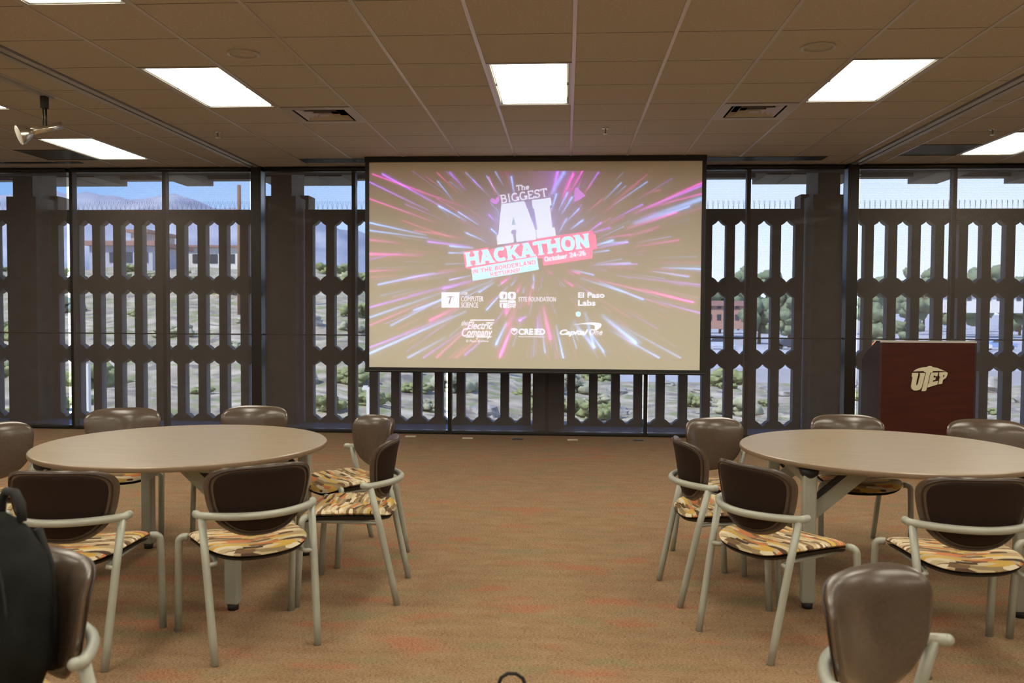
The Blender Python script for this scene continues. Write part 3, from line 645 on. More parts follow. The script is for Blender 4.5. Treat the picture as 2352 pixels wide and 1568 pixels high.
sans('UTEP', 672, 984, 17, 42, parent=lg, m=MV); sans('COMPUTER', 670, 1029, 36, 155, parent=lg, m=MV); sans('SCIENCE', 670, 1072, 36, 118, parent=lg, m=MV)
lg = logo('four rounded tiles emblem with lettering')
def rr(x0, y0, x1, y1, r, cs):
    out = []
    for (cx, cy, sx_, sy_, a0, on) in ((x0, y0, 1, 1, 180, 'a' in cs), (x1, y0, -1, 1, 270, 'b' in cs), (x1, y1, -1, -1, 0, 'c' in cs), (x0, y1, 1, -1, 90, 'd' in cs)):
        if not on: out.append((cx, cy)); continue
        for k in range(7):
            a = math.radians(a0 + 90 * k / 6); out.append((cx + sx_ * r + r * math.cos(a), cy + sy_ * r + r * math.sin(a)))
    return out
zpoly([rr(939, 964, 992, 1016, 14, 'abcd'), rr(997, 964, 1050, 1016, 14, 'abcd'), rr(939, 1022, 992, 1074, 14, 'd'), rr(997, 1022, 1050, 1074, 14, 'bc')], .0035, 'emblem', MW, parent=lg)
MD = proj_mat('projected faint violet', None, (.10, .04, .12))
zpoly([[(972, 972), (980, 985), (972, 1008), (958, 1012), (968, 995), (955, 985), (968, 986)], arc(1023, 986, 11, 12, 0, 350, 12), [(1018, 998), (1028, 998), (1027, 1006), (1019, 1006)],
       [(939, 1034), (992, 1034), (992, 1040), (939, 1040)], [(952, 1044), (962, 1044), (962, 1074), (952, 1074)]] + [[(997, 1036 + k * 12), (1024, 1046 + k * 12), (1050, 1036 + k * 12), (1050, 1041 + k * 12), (1024, 1051 + k * 12), (997, 1041 + k * 12)] for k in range(3)], .0045, 'emblem_mark', MD, parent=lg)
sans('STTE FOUNDATION', 1068, 1030, 32, 258, parent=lg, m=MV)
lg = logo('two-line sans lettering'); sans('El Paso', 1480, 1003, 36, 180, parent=lg, off=.018); sans('Labs', 1480, 1058, 38, 118, parent=lg, off=.018)
lg = logo('script lettering between double rules')
sans('the', 672, 1196, 34, 46, parent=lg, m=MV, shear=.4); sans('Electric', 712, 1222, 52, 178, parent=lg, m=MV, shear=.35, off=.012); sans('Company', 676, 1272, 56, 212, parent=lg, m=MV, shear=.3, off=.012)
zpoly([[(735, 1156), (902, 1156), (901, 1163), (735, 1163)], [(845, 1176), (898, 1176), (897, 1182), (845, 1182)], [(704, 1273), (762, 1273), (762, 1280), (704, 1280)], [(790, 1273), (884, 1273), (882, 1280), (790, 1280)]], .004, 'rule', MV, parent=lg)
sans('El Paso Electric', 706, 1312, 16, 158, parent=lg, m=MV)
lg = logo('shield mark with bold capitals')
sans('CRE', 1070, 1260, 40, 100, parent=lg, off=.03); sans('ED', 1192, 1260, 40, 62, parent=lg, off=.03)
zpoly([[(1178, 1222 + k * 15), (1196, 1222 + k * 15), (1196, 1229 + k * 15), (1178, 1229 + k * 15)] for k in range(3)] + [[(1072, 1274), (1254, 1274), (1254, 1277), (1072, 1277)]], .004, 'bar', MW, parent=lg)
zpoly([[(1018, 1222), (1040, 1214), (1062, 1222), (1062, 1246), (1040, 1264), (1018, 1246)]], .0035, 'shield', MV, parent=lg)
zpoly([[(1024, 1227), (1040, 1240), (1056, 1227), (1056, 1244), (1040, 1256), (1024, 1244)]], .0042, 'shield_mark', MD, parent=lg)
lg = logo('italic lettering under a swoosh')
sans('Capital', 1354, 1260, 34, 196, parent=lg, shear=.35, off=.03); sans('One', 1556, 1262, 40, 92, parent=lg, m=MV, shear=.25)
zpoly([[(1440, 1195), (1520, 1180), (1590, 1176), (1630, 1180), (1642, 1192), (1632, 1212), (1608, 1230), (1592, 1232), (1598, 1206), (1590, 1194), (1560, 1188), (1500, 1188)]], .004, 'swoosh', MW, parent=lg)

# ------------------------------------------------------------------ guest chairs
def outline(n=72):
    pts = []
    for k in range(n):
        th = 2 * PI * k / n; c, s = math.cos(th), math.sin(th)
        if s > 0: x = math.copysign(abs(c) ** (2 / 4.2), c); z = .15 * abs(s) ** (2 / 3.6)
        else: x = math.copysign(abs(c) ** (2 / 2.5), c); z = -.168 * abs(s) ** (2 / 2.4)
        pts.append((x * (.246 - .20 * max(0, .12 - z)), z))
    return pts
def back_y(x, z): return -.165 - .16 * (z - .6) - .9 * max(0, z - .74) ** 1.5 + 1.35 * x * x
def back_mesh(th_f, th_b, scale, dy, ex=5):
    mb = MB(); o = outline(); n = len(o); R = 9; ZC = .662
    idx_f, idx_b = [], []
    for side, store in ((1, idx_f), (-1, idx_b)):
        for r in range(R + 1):
            s = 1 - (r / R) ** 1.5 if r < R else 0.0
            row = []
            for (x, z) in o:
                X, Z = x * s * scale, ZC + z * s * scale
                t = (th_f if side > 0 else th_b) * (1 - s ** ex) ** .5
                row.append(len(mb.v)); mb.v.append((X, back_y(X, Z) + dy + side * t, Z))
            store.append(row)
        for r in range(R):
            for k in range(n):
                k2 = (k + 1) % n; q = (store[r][k], store[r][k2], store[r + 1][k2], store[r + 1][k])
                mb.f.append(q if side < 0 else q[::-1]); mb.m.append(0)
    return mb
def seat_mesh(t_up, t_dn, sc, dz, ex=4):
    mb = MB(); n = 56; o = []
    for k in range(n):
        th = 2 * PI * k / n; c, s = math.cos(th), math.sin(th)
        y = .035 + .235 * math.copysign(abs(s) ** (2 / 4.6), s); w = .252 - .020 * (1 - s)
        o.append((w * math.copysign(abs(c) ** (2 / 3.6), c), y))
    R = 9
    def zs(x, y): return .434 + .032 * (abs(x) / .25) ** 2.0 * (1 - .35 * max(0, y) / .26) - (.034 * max(0, (y - .14) / .13) ** 2) - .010 * max(0, (-.08 - y) / .11) ** 2
    for side in (1, -1):
        rows = []
        for r in range(R + 1):
            s = 1 - (r / R) ** 1.5 if r < R else 0.
            row = []
            for (x, y) in o:
                X, Y = x * s * sc, .035 + (y - .035) * s * sc; t = (t_up if side > 0 else t_dn) * (1 - s ** ex) ** .5
                row.append(len(mb.v)); mb.v.append((X, Y, zs(X, Y) + dz + side * t))
            rows.append(row)
        for r in range(R):
            for k in range(n):
                k2 = (k + 1) % n; q = (rows[r][k], rows[r][k2], rows[r + 1][k2], rows[r + 1][k]); mb.f.append(q if side > 0 else q[::-1]); mb.m.append(0)
    return mb
CH = empty('guest_chair')
seat_mesh(.030, .016, 1.0, 0).build('seat', M['fabric'], CH, True)['label'] = 'seat in wavy yellow, orange, cream and brown stripes'
seat_mesh(.004, .026, .97, -.016).build('seat_pan', M['pan'], CH, True)
back_mesh(.020, .020, 1.0, 0).build('backrest', M['vinyl'], CH, True)
back_mesh(.0, .025, .895, -.001, 8).build('back_panel', M['vinyl_shaded'], CH, True)
mb = MB(); loop = [(x * .925, .662 + z * .925) for x, z in outline()]; mb.tube([(x, back_y(x, z) - .0165, z) for x, z in loop + loop[:1]], .0035, 6, cap=False); mb.build('piping', M['piping'], CH, True)
mb = MB(); rp = []
for k in range(25):
    x = -.248 + .496 * k / 24; rp.append((x, -.232 + 2.0 * x * x, .600))
rp = [(-.256, -.082, .604)] + rp + [(.256, -.082, .604)]
mb.tube(rp, [.0165] * len(rp), 12); mb.ball(rp[0], .0165); mb.ball(rp[-1], .0165); mb.build('back_rail', M['chairmetal'], CH, True)
for sx_ in (-1, 1):
    MB().tube([(sx_ * .22, -.245, 0), (sx_ * .2235, -.22, .12), (sx_ * .233, -.16, .40), (sx_ * .240, -.112, .600)], [.0155, .0165, .0165, .0165], 12).build('leg', M['chairmetal'], CH, True)
    fl = [(sx_ * .264, .247, 0), (sx_ * .264, .236, .2), (sx_ * .264, .222, .414)]
    for k in range(1, 7):
        a = PI / 2 * k / 6; fl.append((sx_ * (.264 - .024 * (1 - math.cos(a))), .222 - .012 * (1 - math.cos(a)), .414 + .026 * math.sin(a)))
    fl.append((sx_ * .226, .205, .439))
    MB().tube(fl, .0165, 12).build('leg', M['chairmetal'], CH, True)
    MB().tube([(sx_ * .185, .19, .412), (sx_ * .182, .10, .408), (sx_ * .18, -.10, .404), (sx_ * .195, -.155, .400), (sx_ * .232, -.165, .400)], .0095, 10).build('side_rail', M['chairmetal'], CH, True)
chairs = [
 (-2.092, 3.601, 4, 'brown chair turned away at the near side of the left table, behind the backpack'),
 (-1.398, 3.784, 36, 'brown chair turned away at the near right of the left table, legs fully visible'),
 (-1.085, 4.46, 93, 'brown chair right of the left table, seen side-on beside the aisle'),
 (-1.28, 5.20, 132, 'brown chair at the far right of the left table, facing the camera'),
 (-2.09, 5.60, 178, 'brown chair behind the left table, in front of the black window column'),
 (-2.85, 5.40, 200, 'brown chair behind the left table, left of the black window column'),
 (-3.07, 4.72, 262, 'brown chair at the left edge beside the left table, its back cut off'),
 (-2.85, 4.02, 290, 'chair at the left edge of the left table, only its striped seat showing'),
 (.949, 3.961, -57, 'brown chair turned away at the near left of the right table'),
 (.792, 4.575, -82.6, 'brown chair seen side-on at the left side of the right table'),
 (.985, 5.28, 214, 'brown chair at the far left of the right table, facing the camera'),
 (1.795, 5.52, 181, 'brown chair behind the right table, its top just left of the lectern'),
 (2.56, 5.36, 168, 'brown chair behind the right table at the lower right of the lectern'),
 (1.68, 3.80, 1, 'brown chair turned away at the near right table, above the foreground chair'),
 (2.38, 4.00, 38, 'brown chair at the right edge by the right table, mostly cut off'),
 (1.535, 2.27, -40, 'brown chair cut off by the lower right corner, only its rail edge showing'),
 (.88, 2.12, 221, 'large blurred brown chair in the right foreground, only its back visible'),
 (-1.45, 2.09, 148, 'blurred brown chair in the left foreground holding the black backpack'),
]
for i, (x, y, a, lab) in enumerate(chairs):
    o = CH if i == 0 else copy_tree(CH)
    o.location = (x, y, 0); o.rotation_euler = (0, 0, math.radians(a)); tag(o, lab, 'chair', 'brown vinyl guest chairs')
# ------------------------------------------------------------------ round tables
def table(x, y, rz, lab):
    r = empty('round_table', (x, y, 0), rz); tag(r, lab, 'table', 'round laminate tables')
    R = .762
    MB().lathe((0, 0, 0), [(R - .006, .708), (R, .713), (R, .730), (R - .006, .735)], 96).build('tabletop', M['wood'], r)
    MB().lathe((0, 0, 0), [(R + .0005, .712), (R + .0025, .716), (R + .0025, .728), (R + .0005, .732)], 96, closed=False).build('edge_band', M['edge'], r, True)
    fx, fy = .47, .48
    b = MB()
    for s in (-1, 1):
        b.box(-fx - .02, fx + .02, s * fy - .025, s * fy + .025, .672, .708)
        b.box(s * .30 - .02, s * .30 + .02, -fy, fy, .68, .708)
    b.build('frame', M['chairmetal'], r, bevel=.004)
    for sx_ in (-1, 1):
        b = MB(); b.box(sx_ * .50 - .022, sx_ * .50 + .022, -fy, fy, .62, .665); b.build('cross_rail', M['chairmetal'], r, bevel=.004)
        for sy_ in (-1, 1):
            lg_ = MB().box(sx_ * .50 - .033, sx_ * .50 + .033, sy_ * fy - .03, sy_ * fy + .03, .03, .672).build('leg', M['chairmetal'], r, bevel=.008)
            MB().lathe((sx_ * .50, sy_ * fy, 0), [(.026, 0), (.028, .03)], 20).build('foot', M['rubber'], lg_, True)
            MB().lathe((sx_ * .50, sy_ * fy, 0), [(.02, .64), (.045, .672), (.05, .70)], 20).build('hinge_cap', M['rubber'], lg_, True)
            # diagonal folding brace toward the middle
            b = MB(); a0 = Vector((sx_ * .48, sy_ * (fy - .055), .46)); a1 = Vector((sx_ * .22, sy_ * (fy - .055), .69))
            dn = Vector((0, .012, 0)); up = Vector((sx_ * .026, 0, .028))
            b.poly_prism([a0 - up, a1 - up, a1 + up, a0 + up], dn); b.build('brace', M['chairmetal'], r)
            b = MB(); a0 = Vector((sx_ * .46, sy_ * (fy - .04), .545)); a1 = Vector((sx_ * .30, sy_ * (fy - .04), .685)); up = Vector((sx_ * .009, 0, .010)); b.poly_prism([a0 - up, a1 - up, a1 + up, a0 + up], dn); b.build('brace_lock', M['rubber'], r)
    return r
table(-2.083, 4.643, math.radians(-4), 'round wood-laminate table on grey legs in the left half, ringed by chairs')
table(1.735, 4.825, math.radians(-3), 'round wood-laminate table on grey legs in the right half, in front of the lectern')
# ------------------------------------------------------------------ lectern
LC = empty('lectern', (2.886, 8.20, 0)); tag(LC, 'dark cherry wood lectern with metal pickaxe lettering near the windows', 'lectern')
w_ = .865
MB().box(.02, w_ - .02, 0, .025, .03, 1.195).build('front_panel', M['cherry'], LC)
for nm, xa in (('side_panel', 0), ('side_panel', w_ - .02)):
    b = MB(); b.poly_prism([(xa, -.002, .0), (xa, .48, .0), (xa, .48, 1.02), (xa, .42, 1.06), (xa, .10, 1.205), (xa, -.002, 1.205)], (.02, 0, 0)); b.build(nm, M['cherryside'], LC)
b = MB(); b.poly_prism([(.02, .10, 1.19), (.02, .42, 1.05), (.02, .42, 1.03), (.02, .10, 1.17)], (w_ - .04, 0, 0)); b.build('reading_desk', M['cherry'], LC)
MB().box(.0, w_, -.003, .10, 1.195, 1.212).build('top_ledge', M['ventwhite'], LC)
MB().box(.02, w_ - .02, .03, .44, .55, .57).build('shelf', M['cherry'], LC)
MB().box(.02, w_ - .02, .03, .46, .03, .05).build('base_board', M['cherry'], LC)
def lz(zx, zy):
    p = aty(1940 + zx / 5.7087, 760 + zy / 5.7087, 8.19); return (p.x - 2.886, -.012, p.z)
lw = [
 [(905, 530), (930, 508), (975, 488), (1030, 476), (1085, 470), (1100, 458), (1140, 458), (1152, 472), (1215, 482), (1275, 508), (1325, 530), (1240, 524), (1160, 524), (1148, 540), (1122, 545), (1108, 600), (1090, 690), (1072, 772), (1056, 786), (1008, 788), (1030, 700), (1050, 620), (1068, 545), (1045, 536), (1035, 524), (975, 526)],
 [(885, 550), (966, 550), (962, 580), (946, 640), (938, 690), (940, 712), (950, 712), (962, 690), (985, 600), (990, 575), (985, 550), (1055, 550), (1048, 585), (1025, 680), (1008, 740), (985, 768), (945, 780), (905, 778), (878, 758), (872, 720), (885, 650), (893, 605), (880, 600)],
 [(1132, 545), (1225, 543), (1215, 592), (1190, 592), (1186, 582), (1168, 583), (1164, 612), (1195, 608), (1188, 640), (1160, 645), (1155, 668), (1190, 660), (1222, 655), (1215, 702), (1085, 740), (1092, 690), (1104, 688), (1118, 600), (1124, 585)],
 [(1240, 542), (1330, 536), (1350, 545), (1345, 580), (1325, 615), (1288, 640), (1278, 690), (1228, 700), (1240, 650), (1250, 600), (1240, 590)]]
b = MB()
for pl_ in lw: b.poly_prism([lz(*p) for p in pl_], (0, .010, 0))
b.build('emblem', M['logo'], LC)['label'] = 'pale metal pickaxe emblem letters UTEP'
b = MB(); b.poly_prism([lz(1285, 590), lz(1300, 572), lz(1312, 586), lz(1296, 602)], (0, -.001, 0)); b.build('emblem_gap', M['cherry'], LC)

# ------------------------------------------------------------------ backpack and tote
BP = empty('backpack', (-1.46, 2.12, .468), math.radians(152)); tag(BP, 'black nylon backpack on the chair in the left foreground', 'backpack')
def lump(d):
    return 1 + .05 * noise.noise(d * 2.2) + .03 * noise.noise(d * 6)
def sup(d, e=.62):
    v = Vector([math.copysign(abs(c) ** 1.0, c) for c in d]); p = 3.2
    k = (abs(v.x) ** p + abs(v.y) ** p + abs(v.z) ** p) ** (-1 / p); return k * lump(d)
def taper(mb, z0, h, k):
    mb.v = [(v[0] * (1 - k * max(0, (v[2] - z0) / h) ** 2 - .18 * max(0, (z0 - v[2]) / h) ** 2), v[1], v[2]) for v in mb.v]; return mb
taper(MB().ball((0, -.0, .235), (.168, .10, .235), 48, 32, fn=sup), .18, .29, .38).build('bag_body', M['bag'], BP, True)
MB().ball((0, .085, .15), (.13, .06, .13), 36, 24, fn=sup).build('front_pocket', M['bag'], BP, True)
MB().tube([(-.05, -.05, .455), (-.045, -.05, .50), (-.02, -.05, .525), (.02, -.05, .525), (.045, -.05, .50), (.05, -.05, .455)], .012, 10).build('carry_handle', M['bagstrap'], BP, True)
for s in (-1, 1):
    MB().tube([(s * .06, -.085, .43), (s * .07, -.11, .33), (s * .08, -.11, .2), (s * .09, -.10, .06)], .012, 8).build('shoulder_strap', M['bagstrap'], BP, True)
mb = MB(); mb.tube([(.155 * math.cos(a), .05 + .0 * a, .235 + .225 * math.sin(a)) for a in [PI * k / 20 for k in range(21)]], .004, 6); mb.build('zipper', M['bagstrap'], BP, True)
TB = empty('tote_bag', (-.15, 2.52, 0)); tag(TB, 'small black bag whose handle loop peeks in at the bottom edge', 'bag')
MB().ball((0, 0, .155), (.14, .07, .155), 32, 20, fn=sup).build('bag_body', M['bag'], TB, True)
mb = MB(); mb.tube([(-.048, 0, .28), (-.044, 0, .36), (-.032, 0, .392), (-.012, 0, .405), (.012, 0, .405), (.032, 0, .392), (.044, 0, .36), (.048, 0, .28)], .0055, 8); mb.build('handle', M['bagstrap'], TB, True)

# ------------------------------------------------------------------ the land outside
def sst(a, b, x): t = min(1, max(0, (x - a) / (b - a))); return t * t * (3 - 2 * t)
def interp(x, P):
    if x <= P[0][0]: return P[0][1]
    for (a, b), (c, d) in zip(P, P[1:]):
        if x <= c: return b + (d - b) * (x - a) / (c - a)
    return P[-1][1]
def ground(X, Y):
    a = X / max(Y, 1)
    zr = interp(Y, [(12, -1.7), (20, -2.2), (45, -2.4), (60, -3.3), (400, -3.3), (2500, -3.3)])
    zl = interp(Y, [(12, -1.6), (20, -1.9), (30, -1.2), (60, 3.3), (80, 5.2), (120, 5.6), (300, 5), (600, -3), (2500, -3)])
    w = 1 - sst(-.30, .06, a)
    z = zr + (zl - zr) * w
    amp = .35 if Y < 110 else .0
    if a > .05 and Y > 50: amp = .0
    return z + amp * noise.noise(Vector((X * .25, Y * .25, 0))) + amp * .4 * noise.noise(Vector((X * .9, Y * .9, 3)))
M['hill'] = noisy(mat('dry hillside', (.4, .33, .22), .95), (.24, .20, .14), (.50, .43, .33), .9, 9, lo=.35, hi=.65, extra=[(1.4, (.20, .23, .09), .50, .62), (1.1, (.17, .15, .13), .54, .64), (3.5, (.42, .40, .34), .60, .72)])
M['road'] = noisy(mat('pale asphalt', (.4, .4, .41), .9), (.33, .33, .36), (.44, .44, .47), .05, 4)
mb = MB()
Ys = [11.76] + [12 * (1.07 ** k) for k in range(1, 78)]
As = [-.95 + 1.9 * k / 120 for k in range(121)]
for Y in Ys:
    for a in As: mb.v.append((a * max(Y, 13) * 1.15, Y, ground(a * max(Y, 13) * 1.15, Y)))
for j in range(len(Ys) - 1):
    for i in range(len(As) - 1):
        q = j * len(As) + i; mb.f.append((q, q + 1, q + 1 + len(As), q + len(As)))
        a = As[i]; mb.m.append(1 if (Ys[j] > 55 and a > .04) else 0)
struct(mb.build('ground', [M['hill'], M['road']], smooth=True))
M['mount'] = noisy(mat('hazy mountain', (.3, .32, .4), 1.0, spec=0), (.20, .23, .31), (.38, .39, .45), .006, 8, lo=.35, hi=.65)  # aerial haze is put into this blue-grey base colour
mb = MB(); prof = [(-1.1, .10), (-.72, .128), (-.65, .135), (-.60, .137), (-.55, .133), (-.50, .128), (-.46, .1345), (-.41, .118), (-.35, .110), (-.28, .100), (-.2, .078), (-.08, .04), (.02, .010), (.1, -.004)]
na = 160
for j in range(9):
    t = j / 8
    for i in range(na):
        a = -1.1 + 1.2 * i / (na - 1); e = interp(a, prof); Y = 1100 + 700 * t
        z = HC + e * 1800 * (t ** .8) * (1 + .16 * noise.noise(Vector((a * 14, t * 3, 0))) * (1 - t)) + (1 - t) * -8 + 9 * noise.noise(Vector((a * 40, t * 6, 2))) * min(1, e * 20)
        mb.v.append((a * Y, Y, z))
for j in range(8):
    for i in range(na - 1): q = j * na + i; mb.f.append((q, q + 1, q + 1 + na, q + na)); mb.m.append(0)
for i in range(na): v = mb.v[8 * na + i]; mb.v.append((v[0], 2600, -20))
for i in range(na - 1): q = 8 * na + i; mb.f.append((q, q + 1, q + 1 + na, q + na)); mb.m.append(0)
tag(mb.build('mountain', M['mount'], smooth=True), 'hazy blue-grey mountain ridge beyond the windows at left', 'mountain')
# plants and rocks
def clump(seed, nb, flat=.75):
    r_ = random.Random(seed); mb = MB()
    for k in range(nb):
        c = (r_.gauss(0, .32), r_.gauss(0, .32), r_.uniform(.05, .75) * flat); rr_ = r_.uniform(.13, .27); sd = r_.uniform(0, 50)
        mb.ball(c, (rr_, rr_, rr_ * flat), 10, 7, fn=lambda d: 1 + .8 * noise.noise(d * 3.2 + Vector((sd, 0, 0))))
    return mb
M['shrub'] = noisy(mat('olive shrub', (.15, .2, .06), .95), (.14, .17, .07), (.30, .33, .15), 5, 5)
M['shrub2'] = noisy(mat('sage shrub', (.2, .22, .12), .95), (.26, .27, .18), (.40, .39, .27), 5, 5)
M['rock'] = noisy(mat('grey rock', (.3, .3, .3), .9), (.20, .19, .18), (.42, .40, .37), 2.5, 6)
sh = [clump(s, 34).build('desert_shrub', M['shrub'] if s % 2 else M['shrub2'], smooth=True) for s in (1, 2, 3)]
rk = [MB().ball((0, 0, .12), (.5, .4, .3), 12, 8, fn=lambda d, q=q: 1 + .45 * noise.noise(d * 1.7 + Vector((q, 0, 0)))).build('rock', M['rock']) for q in (3, 9)]
rs = random.Random(5)
used = set(); spots = []
def place(src, x, y, s, lab, cat, grp):
    o = src if id(src) not in used else src.copy()
    if id(src) in used: COL.objects.link(o)
    used.add(id(src)); o.location = (x, y, ground(x, y) - .05 * s); o.rotation_euler = (0, 0, rs.uniform(0, 6)); o.scale = (s, s, s * rs.uniform(.7, 1.1)); tag(o, lab, cat, grp)
for k in range(150):
    a = rs.uniform(-.72, .05) if k < 95 else rs.uniform(-.05, .6); Y = rs.uniform(24, 75) if a < -.1 else rs.uniform(20, 52); s = rs.uniform(.45, 1.25) * (1 if Y < 45 else 1.4)
    if any(math.hypot(a * Y - q[0], Y - q[1]) < (s + q[2]) * .95 for q in spots): continue
    spots.append((a * Y, Y, s))
    place(sh[k % 3], a * Y, Y, s, ('pale sage desert shrub on the dry slope outside' if k % 3 == 1 else 'olive green desert shrub on the dry slope outside'), 'shrub', 'sage shrubs outside' if k % 3 == 1 else 'olive shrubs outside')
for k in range(60):
    a = rs.uniform(-.4, .6); Y = rs.uniform(20, 50); s = rs.uniform(.5, 1.6)
    if any(math.hypot(a * Y - q[0], Y - q[1]) < (s * .6 + q[2]) * .95 for q in spots): continue
    spots.append((a * Y, Y, s * .6))
    place(rk[k % 2], a * Y, Y, s, 'rough grey rock on the slope outside the windows', 'rock', 'rocks on the slope')
M['leaf'] = noisy(mat('tree leaves', (.08, .13, .04), .95), (.12, .155, .10), (.22, .265, .16), 3, 5); M['bark'] = mat('bark', (.12, .08, .05), .9)  # leaf green paled to put distance haze into the colour
def tree(x, y, h, w, lab, grp='trees beyond the parking area'):
    r = empty('tree', (x, y, ground(x, y))); tag(r, lab, 'tree', grp); mb = MB(); r_ = random.Random(int(x * 7 + y))
    for k in range(16):
        t = r_.uniform(.25, 1); ww = w * (1.1 - .75 * abs(t - .5)) * .5; c = (r_.uniform(-ww, ww), r_.uniform(-ww, ww), h * t * .9); q = r_.uniform(.22, .36) * w; sd = r_.uniform(0, 99)
        mb.ball(c, (q, q, q * .9), 12, 8, fn=lambda d: 1 + .4 * noise.noise(d * 3 + Vector((sd, 0, 0))))
    mb.build('crown', M['leaf'], r, True); MB().tube([(0, 0, -.3), (0, 0, h * .6)], [.3, .15], 8).build('trunk', M['bark'], r, True)
tree_px = [(1655, 655, 70), (1698, 605, 48), (1735, 640, 50), (1762, 606, 50), (1805, 640, 60), (1850, 640, 60), (1905, 630, 70), (2000, 630, 60), (2045, 640, 60), (2098, 592, 48), (2125, 588, 50), (2165, 640, 60), (2215, 625, 66), (2262, 590, 56), (2300, 600, 50), (2345, 640, 70)]
for k, (px, py, wpx) in enumerate(tree_px):
    Y = 190 + 34 * (k % 3); p = aty(px, py, Y); tree(p.x, Y, (p.z - ground(p.x, Y)), wpx / 2000 * Y * .9, 'dark green tree on the skyline behind the parking area')
for px, py, wpx, s in ((1745, 690, 60, 'left of the dark column'), (1815, 675, 40, 'nearest the wide pier'), (2008, 690, 52, 'left of the lectern'), (2092, 690, 38, 'above the lectern')):
    Yt = 100 + (px % 40) * 1.2; p = aty(px, py, Yt); tree(p.x, Yt, p.z - ground(p.x, Yt), wpx / 2000 * Yt, 'mid green parking lot tree seen through the lattice %s' % s, 'parking lot trees')
# buildings
M['brick'] = mat('brick red wall', (.42, .24, .19), .9); M['roofred'] = mat('red tile roof', (.33, .19, .17), .9); M['pinkwall'] = mat('pinkish stucco', (.46, .37, .37), .9); M['bwhite'] = mat('white stucco', (.72, .70, .66), .9); M['bgrey'] = mat('grey stucco', (.42, .43, .50), .9); M['win'] = mat('dark window', (.05, .06, .08), .3)
def building(px0, px1, pyb, pyt, Y, dep, wall, roof, lab, roofh=.6, nwin=5, floors=1):
    a, b_ = aty(px0, pyt, Y), aty(px1, pyt, Y); zb = aty((px0 + px1) / 2, pyb, Y).z - 1.5; w2 = (b_.x - a.x) / 2; r = empty('building', ((a.x + b_.x) / 2, Y, zb)); h = a.z - zb
    tag(r, lab, 'building'); MB().box(-w2, w2, 0, dep, 0, h - roofh).build('wall', wall, r); MB().box(-w2 - .4, w2 + .4, -.4, dep + .4, h - roofh, h).build('roof_band', roof, r)
    for f_ in range(floors):
        for k in range(nwin):
            x = -w2 + (k + .5) * 2 * w2 / nwin; zz = h * (.45 + .0) / floors + f_ * (h - roofh) / floors + .4; MB().box(x - w2 / nwin * .45, x + w2 / nwin * .45, -.05, .02, zz, zz + 1.0).build('window', M['win'], r)
    return r
building(205, 350, 625, 553, 82, 8, M['bgrey'], M['roofred'], 'long grey stucco building with red roof band on the hill at left', .45, 4)
building(392, 590, 622, 563, 92, 12, M['bwhite'], M['roofred'], 'bright white building with red roof line on the hill, right of the grey one', .22, 5)
r = building(300, 335, 620, 527, 106, 8, M['pinkwall'], M['roofred'], 'taller pinkish-red gabled block rising between the hill buildings', .4, 1)
building(1600, 1725, 735, 690, 150, 20, M['brick'], M['roofred'], 'low brick red building beyond the parking area, right of the screen', .9, 6, 2)
building(2215, 2352, 700, 668, 168, 12, M['bwhite'], M['brick'], 'low white building beyond the parking area at far right', .9, 6)
for px, pt, s in ((459, 585, 'shorter brown wooden utility pole on the hillside'), (549, 425, 'tall brown wooden utility pole nearest the black window column')):
    Y = 46; p = aty(px, pt, Y); z0 = ground(p.x, Y); r = empty('utility_pole', (p.x, Y, z0)); tag(r, s, 'utility pole')
    MB().tube([(0, 0, -.5), (0, 0, p.z - z0)], [.13, .10], 10).build('pole', mat('weathered wood', (.22, .12, .07), .9), r, True)
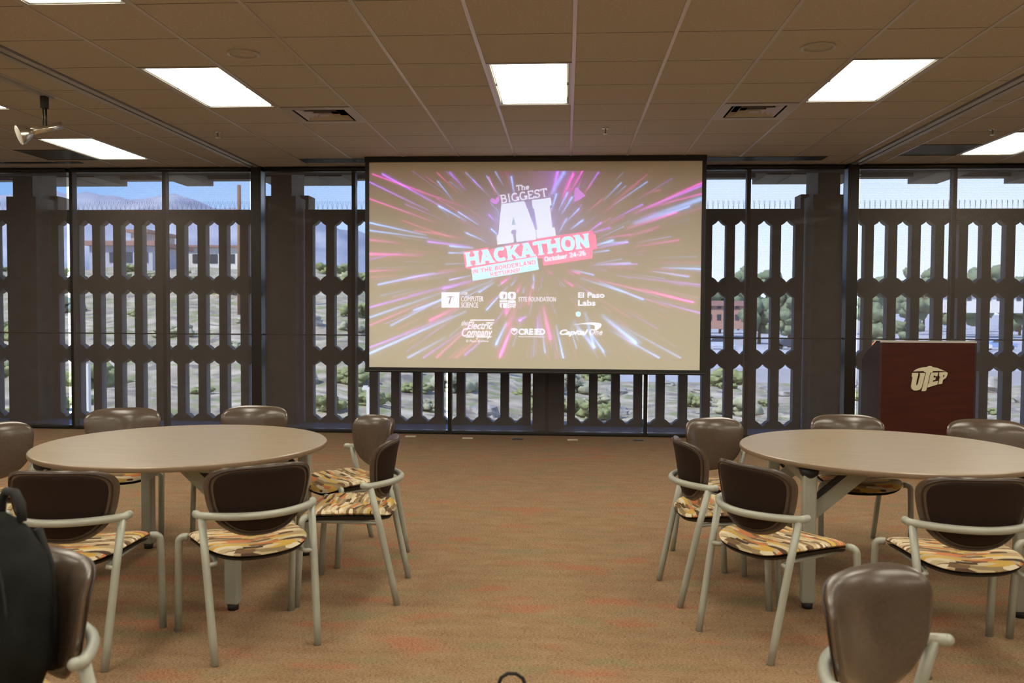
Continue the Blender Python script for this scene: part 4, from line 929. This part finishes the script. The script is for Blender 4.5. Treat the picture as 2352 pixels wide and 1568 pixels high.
# low wall and parked cars
a, b_ = aty(1610, 845, 57), aty(2352, 838, 57)
tag(MB().box(a.x, b_.x + 14, 57, 57.4, -4, a.z).build('low_wall', M['bgrey']), 'long low grey wall at the edge of the parking area outside', 'wall')
def car(px, py, Y, col, lab):
    p = aty(px, py, Y); r = empty('car', (p.x, Y, -3.3)); tag(r, lab, 'car', 'parked cars outside'); m = mat('car paint', col, .3)
    pr = [(-2.1, .35), (-2.15, .8), (-1.3, .95), (-.8, 1.42), (.7, 1.45), (1.4, .98), (2.1, .85), (2.15, .4)]
    MB().poly_prism([(x, 0, z) for x, z in pr], (0, 1.7, 0)).build('body', m, r, bevel=.05)
    MB().poly_prism([(x, -.01, z) for x, z in [(-1.1, .97), (-.7, 1.35), (.62, 1.38), (1.15, .98)]], (0, 1.72, 0)).build('side_window', M['win'], r)
    for x in (-1.35, 1.35):
        for yy in (.0, 1.5): MB().tube([(x, yy, .34), (x, yy + .2, .34)], .34, 14).build('wheel', M['rubber'], r)
for px, py, Y, c, l in ((1650, 765, 110, (.5, .55, .65), 'silver parked car seen just right of the screen'), (1818, 762, 112, (.05, .06, .09), 'dark parked car beside the wide pier'), (2040, 755, 105, (.75, .2, .05), 'small orange parked car left of the lectern emblem'), (2300, 745, 115, (.25, .35, .6), 'blue parked car at the right edge'), (2240, 755, 110, (.7, .7, .7), 'white parked car right of the lectern')):
    car(px, py, Y, c, l)
# white bracketed post outside
for px, pt, Y, s in ((848, 893, 18, 'white bracketed steel post outside, below the left corner of the screen'),):
    p = aty(px, pt, Y); r = empty('bracket_post', (p.x, Y, ground(p.x, Y))); tag(r, s, 'post'); h = p.z - ground(p.x, Y)
    MB().box(-.05, .05, -.05, .05, -.2, h).build('post', M['white'], r); b = MB(); b.box(-.14, .20, -.04, .04, h - .02, h + .04); b.tube([(.0, 0, h - .16), (.05, 0, h - .1), (.14, 0, h - .02)], .02); b.box(-.12, -.03, -.04, .04, h + .04, h + .07); b.build('bracket', M['white'], r)
p = aty(192, 835, 18); g0 = ground(p.x, 18); b = MB(); b.poly_prism([(-.16, 0, 0), (.10, 0, 0), (.10, 0, p.z - g0), (.06, 0, p.z - g0)], (0, .1, 0))  # white wedge added to stand for a sun stripe
tag(b.build('sun_stripe', M['white'], loc=(p.x, 18, g0)), 'white tapered piece standing for a sun stripe outside the windows, left of the left table', 'post')
